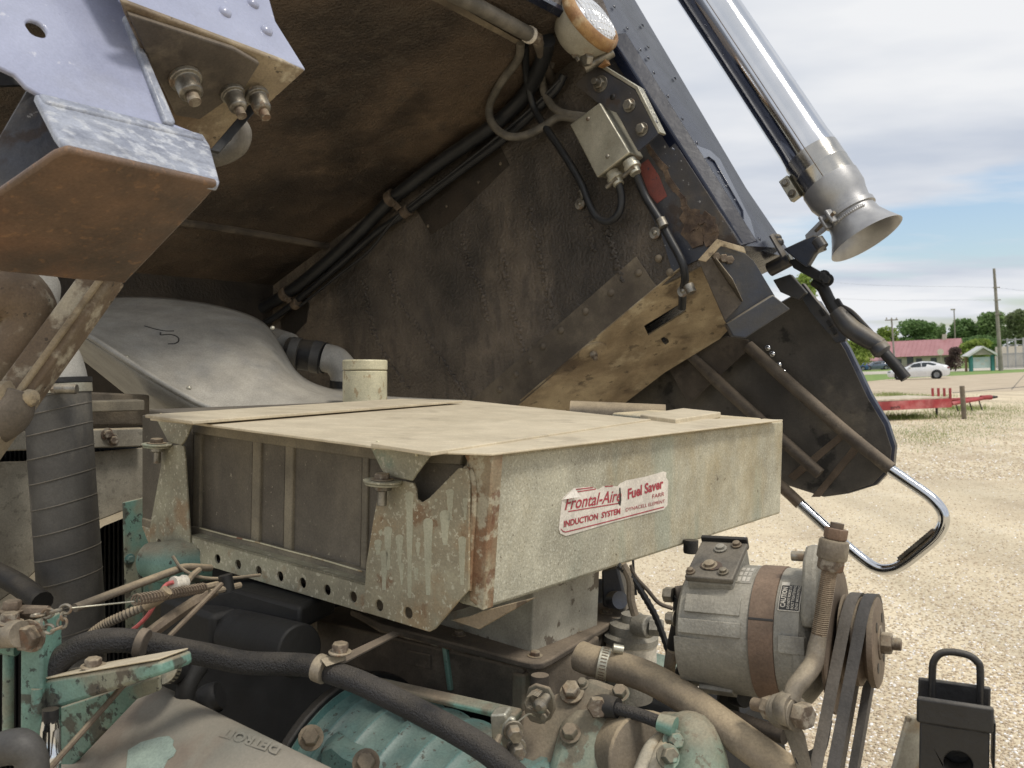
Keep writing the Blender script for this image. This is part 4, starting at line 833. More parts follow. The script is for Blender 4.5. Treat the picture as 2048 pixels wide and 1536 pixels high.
plate('core', RP.off(.07), [(-800, 880), (420, 880), (420, 1700), (-800, 1700)], .02, m_core, rd, 0)
g = G()
plate('sky_gap_sheet', RP.off(1.0), [(-900, 540), (620, 540), (620, 900), (-900, 900)], .02, m_underplate, rd, 0)  # dark sheet added to close the open sky gap behind the cover
for x in range(-800, 330, 9): g.prism(hits(RP.off(.06), [(x, 900), (x + 3, 900), (x + 3, 1700), (x, 1700)]), B * .01)
g.build('core_fins', m_dark, rd)
ts = plate('side_sheet', RP.off(-.09), [(246, 1005), (330, 985), (400, 990), (420, 1250), (300, 1290), (252, 1260)], .004, m_teal, rd, .002)
for q in [(259, 1118), (349, 1207)]: bolt('bolt', RP.off(-.091).hit(*q), -B, .008, .006, m_tealclean, ts)
plate('sheet_fold', RP.off(-.10), [(284, 1105), (292, 1103), (300, 1190), (290, 1200)], .008, m_teal, ts, .003)
G().tube([px(300, 1120, 1.5), px(350, 1125, 1.48), px(420, 1118, 1.5)], [.03, .037, .036], 16).build('pipe_bulge', m_teal, rd)
plate('lower_sheet', RP.off(-.12), [(286, 1215), (430, 1180), (430, 1290), (300, 1330), (286, 1300)], .004, m_tealdirty, rd, .002)
G().tube([px(-40, 1130, 1.5), px(30, 1165, 1.5), px(85, 1205, 1.45)], .018, 12).build('brace_rod', m_black, rd)

# ================================================================== ENGINE LEFT: bracket, rods, chain, hoses
br = thing('teal_bracket', 'chipped teal steel bracket frame with bolted post beside the radiator', 'bracket', px(120, 1540, 1.0))
bp_ = Pl(px(60, 1350, .98), cw((.15, 1, .05)))
plate('post', bp_, [(40, 1252), (84, 1240), (84, 1700), (38, 1700)], .035, m_teal, br, .003)
bolt('bolt', bp_.hit(62, 1271), toward(bp_, bp_.p), .0145, .012, m_rbolt, br, 1.25)
BM = Pl(px(90, 1390, .985), cw((.42, .9, .0)))
plate('beam', BM, [(84, 1362), (318, 1322), (322, 1350), (84, 1426)], .045, m_teal, br, .004)
P = hits(BM, [(84, 1360), (318, 1320)]); dd = toward(BM, BM.p) * -.040
G().prism([P[0], P[1], P[1] + dd, P[0] + dd], U * .002).build('beam_top', m_boxtop, br, .001)
bolt('bolt', P[0].lerp(P[1], .36) + dd * .35 + U * .003, U, .009, .008, m_rbolt, br)
G().tube([BM.hit(82, 1372) - cw((0, .008, 0)), BM.hit(82, 1420) - cw((0, .008, 0))], .006, 10).build('weld', m_teal, br)
plate('lower_plate', Pl(px(200, 1440, 1.06), cw((.35, .9, .1))), [(112, 1418), (318, 1352), (318, 1382), (270, 1400), (140, 1536), (110, 1560)], .006, m_teal, br, .002)
G().lathe(px(101, 1432, .97), -U, [(0, .008), (.012, .010), (.014, .0105), (.038, .0105), (.04, .012), (.052, .012), (.053, .009), (.08, .009)], 12).build('chrome_fitting', m_chrome, br, .001)
G().cyl(px(101, 1418, .97), px(101, 1444, .97), .0085).build('fitting_neck', m_black, br)
# link rod end on the left
le = thing('link_end', 'dusty rod end and lever with two bolts above teal post', 'linkage', px(30, 1300, .98))
G().tube([px(-60, 1262, .99), px(0, 1265, .98), px(42, 1268, .965)], [.017, .017, .014], 14).build('rod_end', m_forge, le)
bolt('bolt', px(20, 1247, .975), U, .0095, .010, m_rbolt, le)
G().tube([px(8, 1226, 1.0), px(55, 1224, 1.0), px(98, 1222, 1.0)], [.009, .008, .006], 8).build('lever', m_rodrust, le)
bolt('bolt', px(25, 1222, .995), U, .0095, .010, m_rodrust, le)
G().tube([px(-40, 1292, 1.0), px(5, 1292, 1.0), px(36, 1296, 1.0)], .009, 10).build('stub_rod', m_teal, le)
G().tube([px(17, 1300, 1.02), px(16, 1460, 1.02)], .006, 10).build('drop_rod', m_teal, le)
tag(G().tube([px(-40, 1520, .93), px(5, 1498, .91), px(40, 1494, .90), px(62, 1516, .90), px(68, 1570, .90)], [.012, .017, .018, .016, .015], 16).build('torn_boot', m_ducthose), 'torn grey rubber boot at foot of the teal post', 'boot')
# chain
ch = thing('chain', 'short rusty steel chain hanging from teal post to wire', 'chain', px(100, 1262, .96))
cp_ = [(66, 1231), (86, 1230), (104, 1224), (122, 1219), (140, 1218)]; cp2 = [(86, 1240), (90, 1256), (106, 1260), (122, 1254), (127, 1238), (126, 1226)]
def link(a, b, i):
    d_ = (b - a); c = (a + b) / 2; L_ = d_.length * .62; d_.normalize(); s_ = (d_.cross(cw((0, 1, 0))) if i % 2 else cw((0, 1, 0))).normalized()
    P = [c + d_ * (L_ * math.cos(t)) + s_ * (.0048 * math.sin(t)) for t in [k * math.pi / 8 for k in range(17)]]
    G().tube(P, .0016, 6, 1, cap=False).build('link', m_zinc, ch)
for L_ in (cp_, cp2):
    for i, (a, b) in enumerate(zip(L_[:-1], L_[1:])): link(px(*a, .955), px(*b, .955), i)
sg = thing('return_spring', 'thin coil return spring hooked to a pull wire', 'spring', px(330, 1210, 1.08))
a_, b_ = px(269, 1200, 1.0), px(406, 1176, 1.15); d_ = (b_ - a_).normalized(); u1, v1 = perp(d_); n_ = 24
G().tube([a_ + (b_ - a_) * (k / (n_ * 8)) + (u1 * math.cos(k * math.pi / 4) + v1 * math.sin(k * math.pi / 4)) * .0058 for k in range(n_ * 8 + 1)], .0013, 5, 1).build('coil', m_pulley, sg)
G().tube([px(142, 1216, .955), px(200, 1210, .97), px(268, 1203, 1.0)], .0009, 6).build('pull_wire', m_galv, sg)
G().tube([px(405, 1176, 1.15), px(430, 1170, 1.17), px(452, 1166, 1.2)], .0045, 8).build('hook_rod', m_hosetan, sg)
G().cyl(px(450, 1150, 1.18), px(456, 1182, 1.18), .009).build('anchor', m_dark, sg)
G().tube([px(420, 1185, 1.15), px(480, 1170, 1.2)], .004, 8).build('linkage_bar', m_hosetan, sg)
def rod(name, pts, r, mat, label, cat, n=10): return tag(G().tube([px(*q) for q in pts], r, n).build(name, mat), label, cat)
rod('control_rod', [(150, 1216, 1.05), (250, 1178, 1.12), (350, 1141, 1.2), (376, 1134, 1.24), (420, 1136, 1.3)], .0052, m_hosetan, 'long dusty bent control rod under the perforated lip', 'rod')
rod('red_wire', [(348, 1164, 1.12), (332, 1170, 1.12), (318, 1190, 1.11), (308, 1211, 1.1), (294, 1233, 1.1), (270, 1256, 1.1), (240, 1274, 1.1)], .0026, m_redwire, 'thin faded red wire below the coil spring', 'wire', 8)
cb_ = thing('wire_connector', 'pale cylindrical wire connector at end of the red wire', 'connector', px(361, 1178, 1.15))
G().lathe(px(346, 1168, 1.12), px(376, 1163, 1.14) - px(346, 1168, 1.12), [(0, .009), (.004, .0095), (.005, .008), (.014, .008), (.015, .0095), (.019, .009)], 14).build('body', m_decalw, cb_)
G().tube([px(376, 1162, 1.14), px(386, 1150, 1.17), px(398, 1140, 1.2)], .004, 8).build('tail', m_hosetan, cb_)
rod('thin_hose', [(345, 1112, 1.2), (365, 1138, 1.2), (400, 1154, 1.2), (450, 1157, 1.2), (520, 1150, 1.25)], .0022, m_hosetan, 'thin tan tube curling below the left clamp bracket', 'tube', 8)
fx = thing('flex_conduit', 'ribbed metal conduit arching from the large braided hose', 'conduit', px(170, 1285, 1.05))
fpts = [px(x, y, 1.06) for x, y in [(160, 1290), (176, 1274), (204, 1252), (240, 1234), (290, 1212), (318, 1196), (335, 1180)]]
SPp = spline(fpts, 14); G().tube(SPp, lambda t: .0052 + .0009 * math.sin(t * 260), 10, 1).build('conduit', m_hosetan, fx)
G().tube([fpts[4], fpts[5], fpts[6]], .007, 10).build('frayed_sleeve', m_peel, fx)
# large braided hose
bz = thing('braided_hose', 'black braided coolant hose crossing in front of the engine', 'hose', px(550, 1350, 1.05))
hp2 = [(90, 1356, 1.0), (106, 1338, 1.0), (130, 1312, 1.0), (165, 1292, 1.0), (206, 1282, 1.0), (255, 1281, 1.01), (300, 1288, 1.02), (350, 1298, 1.03), (420, 1311, 1.05), (490, 1325, 1.06), (570, 1328, 1.07), (625, 1332, 1.06), (670, 1347, 1.04), (722, 1366, 1.02), (786, 1397, 1.0), (849, 1429, .98), (913, 1464, .96), (980, 1506, .94), (1040, 1560, .93)]
m_braid = mk('hose_braid', (44, 44, 48), (30, 30, 33), 10, .6, 0, 1.0, 420, dust=((112, 102, 86), .35))
G().tube([px(*q) for q in hp2], .0135, 18).build('hose', m_braid, bz)
for q0, q1, mtt in [((276, 1284, 1.0), (292, 1288, 1.0), m_brown), ((634, 1334, 1.045), (652, 1341, 1.04), m_forge)]:
    a_, b_ = px(*q0), px(*q1); G().cyl(a_, b_, .0162, n=22).build('p_clamp', mtt, bz, .001)
cl_ = thing('clamp_stay', 'flat bracket bar with bolted clamp holding the braided hose', 'bracket', px(680, 1320, 1.05))
G().prism([px(665, 1318, 1.05), px(785, 1262, 1.2), px(800, 1266, 1.2), px(684, 1326, 1.04)], -U * .003).build('bar', m_brown, cl_, .0008)
bolt('bolt', px(680, 1306, 1.04), U, .010, .010, m_rbolt, cl_, 1.35)
G().prism([px(640, 1318, 1.03), px(690, 1310, 1.04), px(690, 1322, 1.04), px(652, 1334, 1.02)], cw((0, .006, 0))).build('ear', m_forge, cl_, .001)
rod('diagonal_rod', [(92, 1545, .92), (200, 1424, .98), (297, 1316, 1.02), (443, 1168, 1.15)], .0032, m_pulley, 'thin grey rod running diagonally across the braided hose', 'rod', 8)
rod('flat_bar', [(290, 1275, 1.12), (340, 1238, 1.14), (385, 1208, 1.18), (430, 1180, 1.2)], .0085, m_pulley, 'dark brown bar behind the thin diagonal rod', 'bar', 8)
hcq = thing('hose_end', 'black hose end with a toothed steel clamp at the teal beam', 'hose', px(340, 1375, 1.08))
a_ = px(322, 1336, 1.08); d_ = (px(352, 1340, 1.14) - a_).normalized()
G().cyl(a_, a_ + d_ * .02, .019, n=24).build('clamp_band', m_galv, hcq)
G().cyl(a_ + d_ * .015, a_ + d_ * .08, .0175, n=24).build('rubber', m_black, hcq)
g = G(); u1, v1 = perp(d_)
for k in range(24):
    t = k * math.pi / 12; dr = u1 * math.cos(t) + v1 * math.sin(t); g.box(a_ + d_ * .010 + dr * .019, d_ * .007, dr.cross(d_) * .0009, dr * .0006)
g.build('clamp_teeth', m_decal, hcq)
rod('curved_pipe', [(400, 1330, 1.15), (384, 1352, 1.14), (372, 1380, 1.13), (368, 1410, 1.13)], .0125, m_shadeblk, 'dark curved pipe between braided hose and rocker cover', 'pipe', 12)

# ------------------------------------------------------------------ rocker cover
rk = thing('rocker_cover', 'dusty rocker cover with embossed lettering and a worn teal patch', 'engine cover', px(380, 1560, 1.0))
k1 = px(262, 1330, 1.2); sl_ = (-A * .80 - U * .60).normalized(); nn = (U * .80 - A * .60).normalized()
L1, W1 = .62, .36
def rkp(b, s, h=0): return k1 - B * b + sl_ * s + nn * h
def rr(x0, x1, y0, y1, r, n=5):
    P = []
    for cx, cy, t0 in [(x1 - r, y1 - r, 0), (x0 + r, y1 - r, 90), (x0 + r, y0 + r, 180), (x1 - r, y0 + r, 270)]:
        P += [(cx + r * math.cos(rad(t0 + 90 * k / n)), cy + r * math.sin(rad(t0 + 90 * k / n))) for k in range(n + 1)]
    return P
secs = []
for ins, h in [(0, -.07), (0, -.02), (.004, -.010), (.012, -.003), (.024, 0)]:
    secs.append([rkp(x, y, h) for x, y in rr(ins, L1 - ins, ins, W1 - ins, .045 - ins * .6)])
rkc = G().loft(secs).build('cover', m_rocker, rk, ang=70)
RKP = Pl(rkp(0, 0, 0), nn)
text_on('embossed_lettering', RKP, 'DETROIT', (566, 1490), (452, 1455), (-13, 19), m_rocker, rkc, 0, .03, .0007, flat=True)
bl_ = [(256, 1500), (282, 1484), (318, 1474), (338, 1472), (347, 1480), (345, 1490), (352, 1500), (346, 1512), (334, 1520), (320, 1550), (250, 1560)]
G().prism(hits(RKP.off(.0012), bl_), -nn * .001).build('worn_patch', m_tealbare, rkc)

# ------------------------------------------------------------------ dark engine core behind
ek = thing('engine_block', 'engine block under the intake box, shade put into its near black colour', 'engine', px(600, 1700, 1.6))
G().prism([px(380, 1210, 1.7), px(1050, 1300, 1.45), px(1050, 1900, 1.4), px(330, 1900, 1.5)], B * .1 + A * .5).build('block', m_shadeblk, ek, .01)
G().prism([px(350, 1560, 1.25), px(1000, 1600, 1.15), px(1250, 1580, 1.2), px(1300, 1800, 1.2), px(350, 1800, 1.25)], A * .5).build('lower_block', m_shadeblk, ek, .01)
G().cyl(px(470, 1268, 1.30), px(600, 1302, 1.2), .036, n=28).build('solenoid', m_shadeblk, ek, .003)
G().prism([px(386, 1192, 1.32), px(470, 1180, 1.32), px(600, 1214, 1.24), px(600, 1262, 1.24), px(470, 1290, 1.3), px(400, 1270, 1.32)], cw((0.03, .10, 0))).build('solenoid_case', m_shadeblk, ek, .006)
G().box(px(440, 1240, 1.36), A * .06, B * .07, U * .035).build('solenoid_box', m_shadeblk, ek, .008)
G().tube([px(395, 1440, 1.2), px(420, 1400, 1.2), px(440, 1390, 1.2)], [.016, .022, .018], 12).build('drain_fitting', m_shadeblk, ek)
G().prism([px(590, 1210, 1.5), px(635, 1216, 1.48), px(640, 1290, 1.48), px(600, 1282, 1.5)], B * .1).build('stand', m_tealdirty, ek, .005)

G().prism([px(385, 1075, 1.85), px(640, 1100, 1.8), px(640, 1320, 1.75), px(385, 1300, 1.85)], B * .05 + A * .2).build('gap_backing', m_shadeblk, ek, .01)  # dark box added to cover a bright gap, standing in for shade
# ------------------------------------------------------------------ teal ribbed drum
dr_ = thing('ribbed_drum', 'round teal engine end housing with cast ribs below braided hose', 'engine housing', px(820, 1600, 1.15))
c0_ = px(704, 1372, 1.27) - U * .152; axd = (-B * .97 + A * .05 - U * .03).normalized()
prof = [(0, .160), (.010, .160), (.011, .150)]
x = .011
for k in range(7):
    R_ = .150 - k * .0008; prof += [(x + .020, R_ - .003), (x + .0205, R_ + .004), (x + .028, R_ + .0045), (x + .030, R_ + .001), (x + .046, R_ - .002)]; x += .046
prof += [(x + .02, .135), (x + .06, .12)]
G().lathe(c0_, axd, prof, 64).build('drum', m_tealclean, dr_, .0, ang=50)
G().lathe(c0_ - axd * .006, axd, [(0, .168), (.014, .168)], 56).build('flange_ring', m_dark, dr_, .003)
u1, v1 = perp(axd)
for q in [(622, 1476, 1.12), (732, 1526, 1.03)]: bolt('bolt', px(*q), cw((.1, -.8, .5)).normalized(), .011, .011, m_tealdirty, dr_)
G().prism([px(640, 1500, 1.14), px(665, 1490, 1.13), px(690, 1512, 1.1), px(730, 1530, 1.07), px(720, 1560, 1.07), px(640, 1560, 1.12)], cw((0, .05, 0))).build('lug', m_tealclean, dr_, .004)
plate('side_rib', Pl(px(880, 1400, 1.14), cw((.5, .8, .2))), [(700, 1368), (720, 1362), (1030, 1432), (1030, 1448)], .02, m_tealdirty, dr_, .004)

# ------------------------------------------------------------------ lever with spring, pale bracket, gear housing
lv_ = thing('spring_lever', 'small dusty lever plate with coiled spring under flange corner', 'lever', px(1080, 1450, 1.08))
lpz = Pl(px(1080, 1400, 1.09), cw((.35, .9, .1))); lz = toward(lpz, lpz.p)
plate('lever_plate', lpz, [(1052, 1390), (1056, 1376), (1070, 1368), (1098, 1376), (1108, 1395), (1110, 1420), (1100, 1440), (1082, 1450), (1060, 1444), (1048, 1425)], .005, m_tealdirty, lv_, .002)
sc_ = lpz.hit(1076, 1390); g = []
for k in range(6 * 8 + 1): g.append(sc_ + lz * (.004 + .018 * k / 48) + (cw((1, 0, 0)) * math.cos(k * math.pi / 4) + U * math.sin(k * math.pi / 4)) * .0085)
G().tube(g, .0013, 5, 1).build('spring', m_zinc, lv_)
G().lathe(lpz.hit(1094, 1394) + lz * .002, lz, [(0, .006), (.018, .006), (.019, .0088), (.025, .0088), (.029, .004)], 16).build('pin', m_zinc, lv_)
plate('link', lpz.off(.006 * (1 if lpz.n.dot(lz) > 0 else -1)), [(1080, 1410), (1094, 1420), (1100, 1428), (1088, 1450), (1080, 1440), (1072, 1425)], .003, m_forge, lv_, .001)
bolt('bolt', lpz.off(.007 * (1 if lpz.n.dot(lz) > 0 else -1)).hit(1088, 1433), lz, .005, .004, m_zinc, lv_, 0)
G().tube([lpz.hit(1074, 1428) + lz * .006, px(1058, 1428, 1.04), px(1040, 1440, 1.0), px(1030, 1450, .98)], .001, 6).build('wire', m_galv, lv_)
pb = thing('pale_bracket', 'pale grey bent bracket with two bolts at end of braided hose', 'bracket', px(1010, 1540, .96))
pbp = Pl(px(1010, 1470, .97), cw((.3, .9, .1))); pz = toward(pbp, pbp.p)
plate('tab', pbp, [(980, 1430), (1010, 1428), (1014, 1440), (1004, 1452), (1000, 1490), (984, 1500)], .02, m_galv, pb, .002)
plate('arm', pbp.off(.01 * (1 if pbp.n.dot(pz) > 0 else -1)), [(1004, 1450), (1018, 1434), (1030, 1440), (1020, 1470), (1030, 1510), (1048, 1560), (1030, 1560), (1010, 1510), (1000, 1480)], .006, m_galv, pb, .002)
for q in [(1026, 1460), (1032, 1494)]: bolt('bolt', pbp.off(.011 * (1 if pbp.n.dot(pz) > 0 else -1)).hit(*q), (pz + cw((.5, 0, 0))).normalized(), .0085, .014, m_zinc, pb, 1.3)
G().tube([px(1000, 1470, .95), px(990, 1500, .94), px(985, 1560, .93)], .003, 8).build('cable', m_hosetan, pb)
gh = thing('gear_housing', 'grimy teal cast gear housing with large bolts beside tan hose', 'engine housing', px(1150, 1600, 1.1))
GP = Pl(px(1140, 1430, 1.12), cw((.25, .8, -.55)))
plate('casting', GP, [(1038, 1420), (1110, 1385), (1180, 1352), (1235, 1372), (1240, 1420), (1225, 1470), (1215, 1580), (1020, 1580), (1030, 1500)], .12, m_tealdirty, gh, .008)
plate('cast_face', GP.off(.016 * (1 if GP.n.dot(toward(GP, GP.p)) > 0 else -1)), [(1120, 1440), (1150, 1415), (1190, 1412), (1222, 1436), (1228, 1462), (1212, 1580), (1080, 1580)], .05, m_teal, gh, .012)
gz = toward(GP, GP.p)
for q, r, o in [((1144, 1386), .0115, .001), ((1141, 1468), .0098, .017), ((1240, 1388), .009, .0), ((1165, 1368), .006, .0)]:
    bolt('bolt', GP.off(o * (1 if GP.n.dot(gz) > 0 else -1)).hit(*q), (gz + U * .4).normalized(), r, r * 1.1, m_tealdirty if r != .0115 else m_rbolt, gh, 1.35)
# tan hose with worm clamp
th = thing('tan_hose', 'thick dusty tan coolant hose sweeping down from blower housing', 'hose', px(1400, 1540, 1.05))
hp3 = [(1160, 1312, 1.22), (1180, 1320, 1.21), (1212, 1328, 1.2), (1280, 1348, 1.16), (1350, 1383, 1.12), (1420, 1432, 1.07), (1490, 1484, 1.03), (1560, 1536, 1.0), (1640, 1600, .97)]
G().tube([px(*q) for q in hp3], [.0205, .0205, .0205, .0200, .0195, .0195, .0195, .0195], 28).build('hose', m_hosetan, th)
a_, b_ = px(1198, 1325, 1.198), px(1218, 1330, 1.195); ckk = G().cyl(a_, b_, .0215, n=28).build('clamp_band', m_galv, th)
g = G(); d_ = (b_ - a_).normalized(); u1, v1 = perp(d_)
for k in range(30):
    t = k * math.pi / 15; q = u1 * math.cos(t) + v1 * math.sin(t); g.box((a_ + b_) / 2 + q * .0215, d_ * .004, q.cross(d_) * .0007, q * .0006)
g.build('clamp_teeth', m_pulley, ckk)
G().cyl(px(1226, 1296, 1.18), px(1246, 1300, 1.18), .006).build('clamp_screw', m_galv, ckk)
# bits below the tan hose
lw = thing('water_outlet', 'teal water outlet with banded sleeve and two tan hoses below', 'pipe fitting', px(1300, 1600, 1.1))
a_, b_ = px(1245, 1480, 1.12), px(1320, 1500, 1.02)
G().cyl(px(1215, 1500, 1.15), px(1300, 1520, 1.06), .055, n=30).build('sleeve', m_hosetan, lw, .003)
c1_ = px(1235, 1505, 1.135); d_ = (px(1300, 1520, 1.06) - px(1215, 1500, 1.15)).normalized(); bnd = G().cyl(c1_, c1_ + d_ * .016, .0562, n=36).build('band', m_galv, lw)
G().tube([px(1330, 1470, 1.05), px(1300, 1500, 1.03), px(1275, 1560, 1.0)], .0085, 10).build('tan_line', m_peel, lw)
G().tube([px(1340, 1480, 1.04), px(1320, 1510, 1.02), px(1300, 1570, 1.0)], .0085, 10).build('tan_line', m_peel, lw)
G().tube([px(1325, 1450, 1.1), px(1355, 1462, 1.08), px(1390, 1480, 1.05), px(1400, 1560, 1.03)], [.016, .022, .03, .036], 18).build('teal_elbow', m_teal, lw)
for q in [(1347, 1483, 1.03), (1335, 1513, 1.0)]: bolt('bolt', px(*q), cw((.2, -.8, .4)).normalized(), .0095, .011, m_teal, lw)
bs_ = thing('boot_cable', 'black rubber boot with cable lead beside the gear housing', 'cable', px(1250, 1440, 1.1))
G().tube([px(1190, 1412, 1.1), px(1212, 1412, 1.09), px(1236, 1416, 1.08)], [.012, .014, .012], 14).build('boot', m_black, bs_)
G().tube([px(1230, 1416, 1.08), px(1280, 1430, 1.06), px(1318, 1444, 1.04)], .0075, 12).build('lead', m_braid, bs_)
G().hexa(px(1194, 1412, 1.09), cw((0, -1, .1)), .013, .012).build('nut', m_rbolt, bs_)
G().tube([px(1318, 1444, 1.04), px(1350, 1455, 1.03)], [.010, .012], 12, 1).build('fitting', m_teal, bs_)
# behind the duct: bracket, filter head, wiring
ff = thing('fuel_filter', 'cast grey fuel filter head on white canister behind the duct', 'fuel filter', px(1265, 1300, 1.4))
fcc = px(1262, 1270, 1.42)
G().lathe(fcc, U, [(-.10, .038), (-.012, .038), (-.01, .043), (.0, .043), (.004, .036), (.018, .034), (.022, .018), (.034, .017)], 28).build('head', m_alt, ff)
G().cyl(px(1262, 1284, 1.42), px(1262, 1340, 1.42), .040, n=28).build('canister', m_decalw, ff)
G().cyl(px(1272, 1250, 1.38), px(1300, 1254, 1.36), .017).build('port', m_alt, ff, .002); G().hexa(px(1300, 1254, 1.36), cw((1, -.3, 0)), .013, .02).build('port_nut', m_alt, ff)
G().tube([px(1200, 1318, 1.5), px(1290, 1340, 1.45), px(1360, 1358, 1.42)], .030, 16).build('pale_pipe', m_tealbare, ff)
nb = thing('navy_stay', 'dark navy upright stay behind the peeling duct', 'stay', px(1225, 1230, 1.45))
G().prism([px(1202, 1140, 1.45), px(1236, 1132, 1.45), px(1252, 1200, 1.45), px(1250, 1226, 1.45), px(1204, 1214, 1.45)], cw((.02, .05, 0))).build('stay_plate', m_navymid, nb, .004)
G().cyl(px(1226, 1200, 1.44), px(1240, 1200, 1.42), .014).build('boss', m_navymid, nb)
def wire(name, pts, r, mat, label, d=1.32, n=8, rib=0):
    P = spline([px(x, y, d) for x, y in pts], 10)
    return tag(G().tube(P, (lambda t: r + rib * math.sin(t * 190)) if rib else r, n, 1).build(name, mat), label, 'wire')
wire('corrugated_conduit', [(1236, 1130), (1262, 1153), (1290, 1195), (1312, 1235), (1330, 1282), (1345, 1330)], .0048, m_cabblk, 'black corrugated conduit hanging below the intake box', rib=.0006)
wire('taped_wire', [(1245, 1128), (1260, 1160), (1262, 1200), (1270, 1230)], .006, m_hosetan, 'tan taped wire bundle dropping to the fuel filter')
wire('thin_wire', [(1262, 1130), (1270, 1152), (1295, 1180), (1318, 1206), (1345, 1217)], .003, m_brown, 'thin brown wire leading to alternator terminal')
wire('black_wire', [(1266, 1120), (1268, 1150), (1272, 1190)], .0018, m_cabblk, 'very thin black wire straight under the intake box')
tag(G().lathe(px(1382, 1080, 1.5), px(1381, 1106, 1.5) - px(1382, 1080, 1.5), [(0, .0125), (.018, .0125), (.022, .011)], 16).build('rubber_stub', m_black), 'short black rubber drain stub under the intake box', 'stub')
# ================================================================== ALTERNATOR
al = thing('alternator', 'grey cast alternator with brown band and caution decal beside tan hose', 'alternator', px(1520, 1400, 1.1))
a0, a1 = px(1388, 1248, 1.165), px(1650, 1274, 1.085); ax = (a1 - a0).normalized(); AL = (a1 - a0).length
tc_ = CAM - (a0 + a1) / 2; tc_ = (tc_ - ax * tc_.dot(ax)).normalized(); up_ = ax.cross(tc_); up_ = up_ if up_.z > 0 else -up_
def cyp(t, ang, r): return a0 + ax * t + (tc_ * math.cos(ang) + up_ * math.sin(ang)) * r    # angle 0 faces the camera, 90 deg up
k_ = AL / .163
def lathe_al(nm, prof, mat, n=56, par=al, bev=0): return G().lathe(a0, ax, [(t * k_, r) for t, r in prof], n).build(nm, mat, par, bev, ang=40)
lathe_al('rear_housing', [(-.004, .03), (-.002, .066), (.004, .075), (.056, .0795), (.088, .0795), (.0905, .078)], m_alt)
bd = lathe_al('stator_band', [(.0906, .0785), (.091, .081), (.1195, .081), (.120, .0785)], m_altband)
lathe_al('front_housing', [(.1202, .0795), (.148, .079), (.152, .074), (.162, .060), (.168, .03)], m_alt)
def curved(nm, t0, t1, an0, an1, r, th, mat, par, n=8):
    g = G(); s = []
    for i in range(n + 1):
        a = rad(an0 + (an1 - an0) * i / n); s.append([cyp(t0 * k_, a, r), cyp(t1 * k_, a, r), cyp(t1 * k_, a, r + th), cyp(t0 * k_, a, r + th)])
    return g.loft(s).build(nm, mat, par, .0008)
curved('band_joint', .0908, .1198, 8, 10, .0805, .001, m_decal, bd, 2)
curved('rear_pad', .012, .080, 10, 26, .0775, .004, m_alt, al)
curved('rear_pad', .006, .082, -8, 4, .077, .006, m_alt, al)
curved('rear_pad', .0, .080, -60, -12, .0765, .0025, m_alt, al)
curved('front_pad', .126, .156, -16, -2, .0775, .006, m_alt, al, 4)
curved('front_pad', .142, .157, -36, -16, .0775, .005, m_alt, al, 4)
curved('foot_pad', .02, .062, -84, -66, .077, .006, m_alt, al, 4)
# terminal cover on top at the rear
m_altcov = mk('cover_steel', (112, 106, 96), (84, 80, 74), 14, .5, .4, .2, 160, dust=((150, 138, 116), .4))
tcx = [(0.0, 38), (.046, 38), (.046, 118), (.0, 118)]
ctr = cyp(.040 * k_, rad(62), .086); nx, ny = ax, (up_ * .62 - tc_ * .78).normalized(); nz = nx.cross(ny); nz = nz if nz.z > 0 else -nz
cvr = G().box(ctr + nz * .004, ax * .030, ny * .042, nz * .004).build('terminal_cover', m_altcov, al, .002)
G().box(ctr - nz * .014, ax * .0285, ny * .040, nz * .0135).build('cover_base', m_alt, al, .003)
G().box(ctr + ny * .040 + nz * .006, ax * .030, ny * .003, nz * .008).build('cover_lip', m_dark, cvr, .001)
for (i, j, r, m_) in [(.0, .020, .0055, m_alt), (-.004, -.018, .0065, m_rbolt), (.016, -.030, .0045, m_zinc), (.018, .030, .0045, m_pulley), (-.024, -.034, .004, m_pulley)]:
    q = ctr + ax * i + ny * j + nz * .009; G().lathe(q, nz, [(0, r * 1.5), (.0015, r * 1.5), (.0016, r), (.005, r), (.006, r * .6)], 12).build('screw', m_, cvr)
q = ctr + ax * -.002 + ny * -.018 + nz * .0094; G().prism(circ(q, ax, ny, .014, 14, .010), nz * .0003).build('rust_ring', m_rust, cvr)
# metal tag and caution decal
tg = curved('metal_tag', .068, .0875, 42, 70, .0797, .0006, m_decalg, al)
for i, t in enumerate((.070, .0755, .081)):
    for j in range(3): curved('tag_cell', t, t + .0038, 44 + j * 8, 50 + j * 8, .0803, .0004, m_decalw, tg, 2)
dk = curved('caution_decal', .123, .149, 18, 44, .0793, .0006, m_decal, al)
curved('decal_border', .1235, .1245, 18, 44, .0799, .0003, m_decalw, dk); curved('decal_border', .1475, .1485, 18, 44, .0799, .0003, m_decalw, dk)
curved('decal_border', .1235, .1485, 18, 18.8, .0799, .0003, m_decalw, dk, 1); curved('decal_border', .1235, .133, 43, 47, .0799, .0003, m_decalw, dk, 2)
def text_cyl(s, t_base, hcap, an0, an1, mat, par, r=.0803, bold=.02):
    cu_ = bpy.data.curves.new('t', 'FONT'); cu_.body = s; cu_.offset = bold; cu_.resolution_u = 2
    tmp = bpy.data.objects.new('t', cu_); col.objects.link(tmp); me = bpy.data.meshes.new_from_object(tmp.evaluated_get(bpy.context.evaluated_depsgraph_get())); bpy.data.objects.remove(tmp)
    vs = np.array([tuple(q.co) for q in me.vertices]); x0, x1 = vs[:, 0].min(), vs[:, 0].max()
    V_ = [cyp((t_base - q[1] / .7 * hcap) * k_, rad(an0 + (an1 - an0) * (q[0] - x0) / (x1 - x0)), r) for q in vs]
    mkmesh('lettering', V_, [tuple(p.vertices) for p in me.polygons], mat, par)
text_cyl('CAUTION', .1315, .0056, 21, 41, m_decalw, dk, bold=.03)
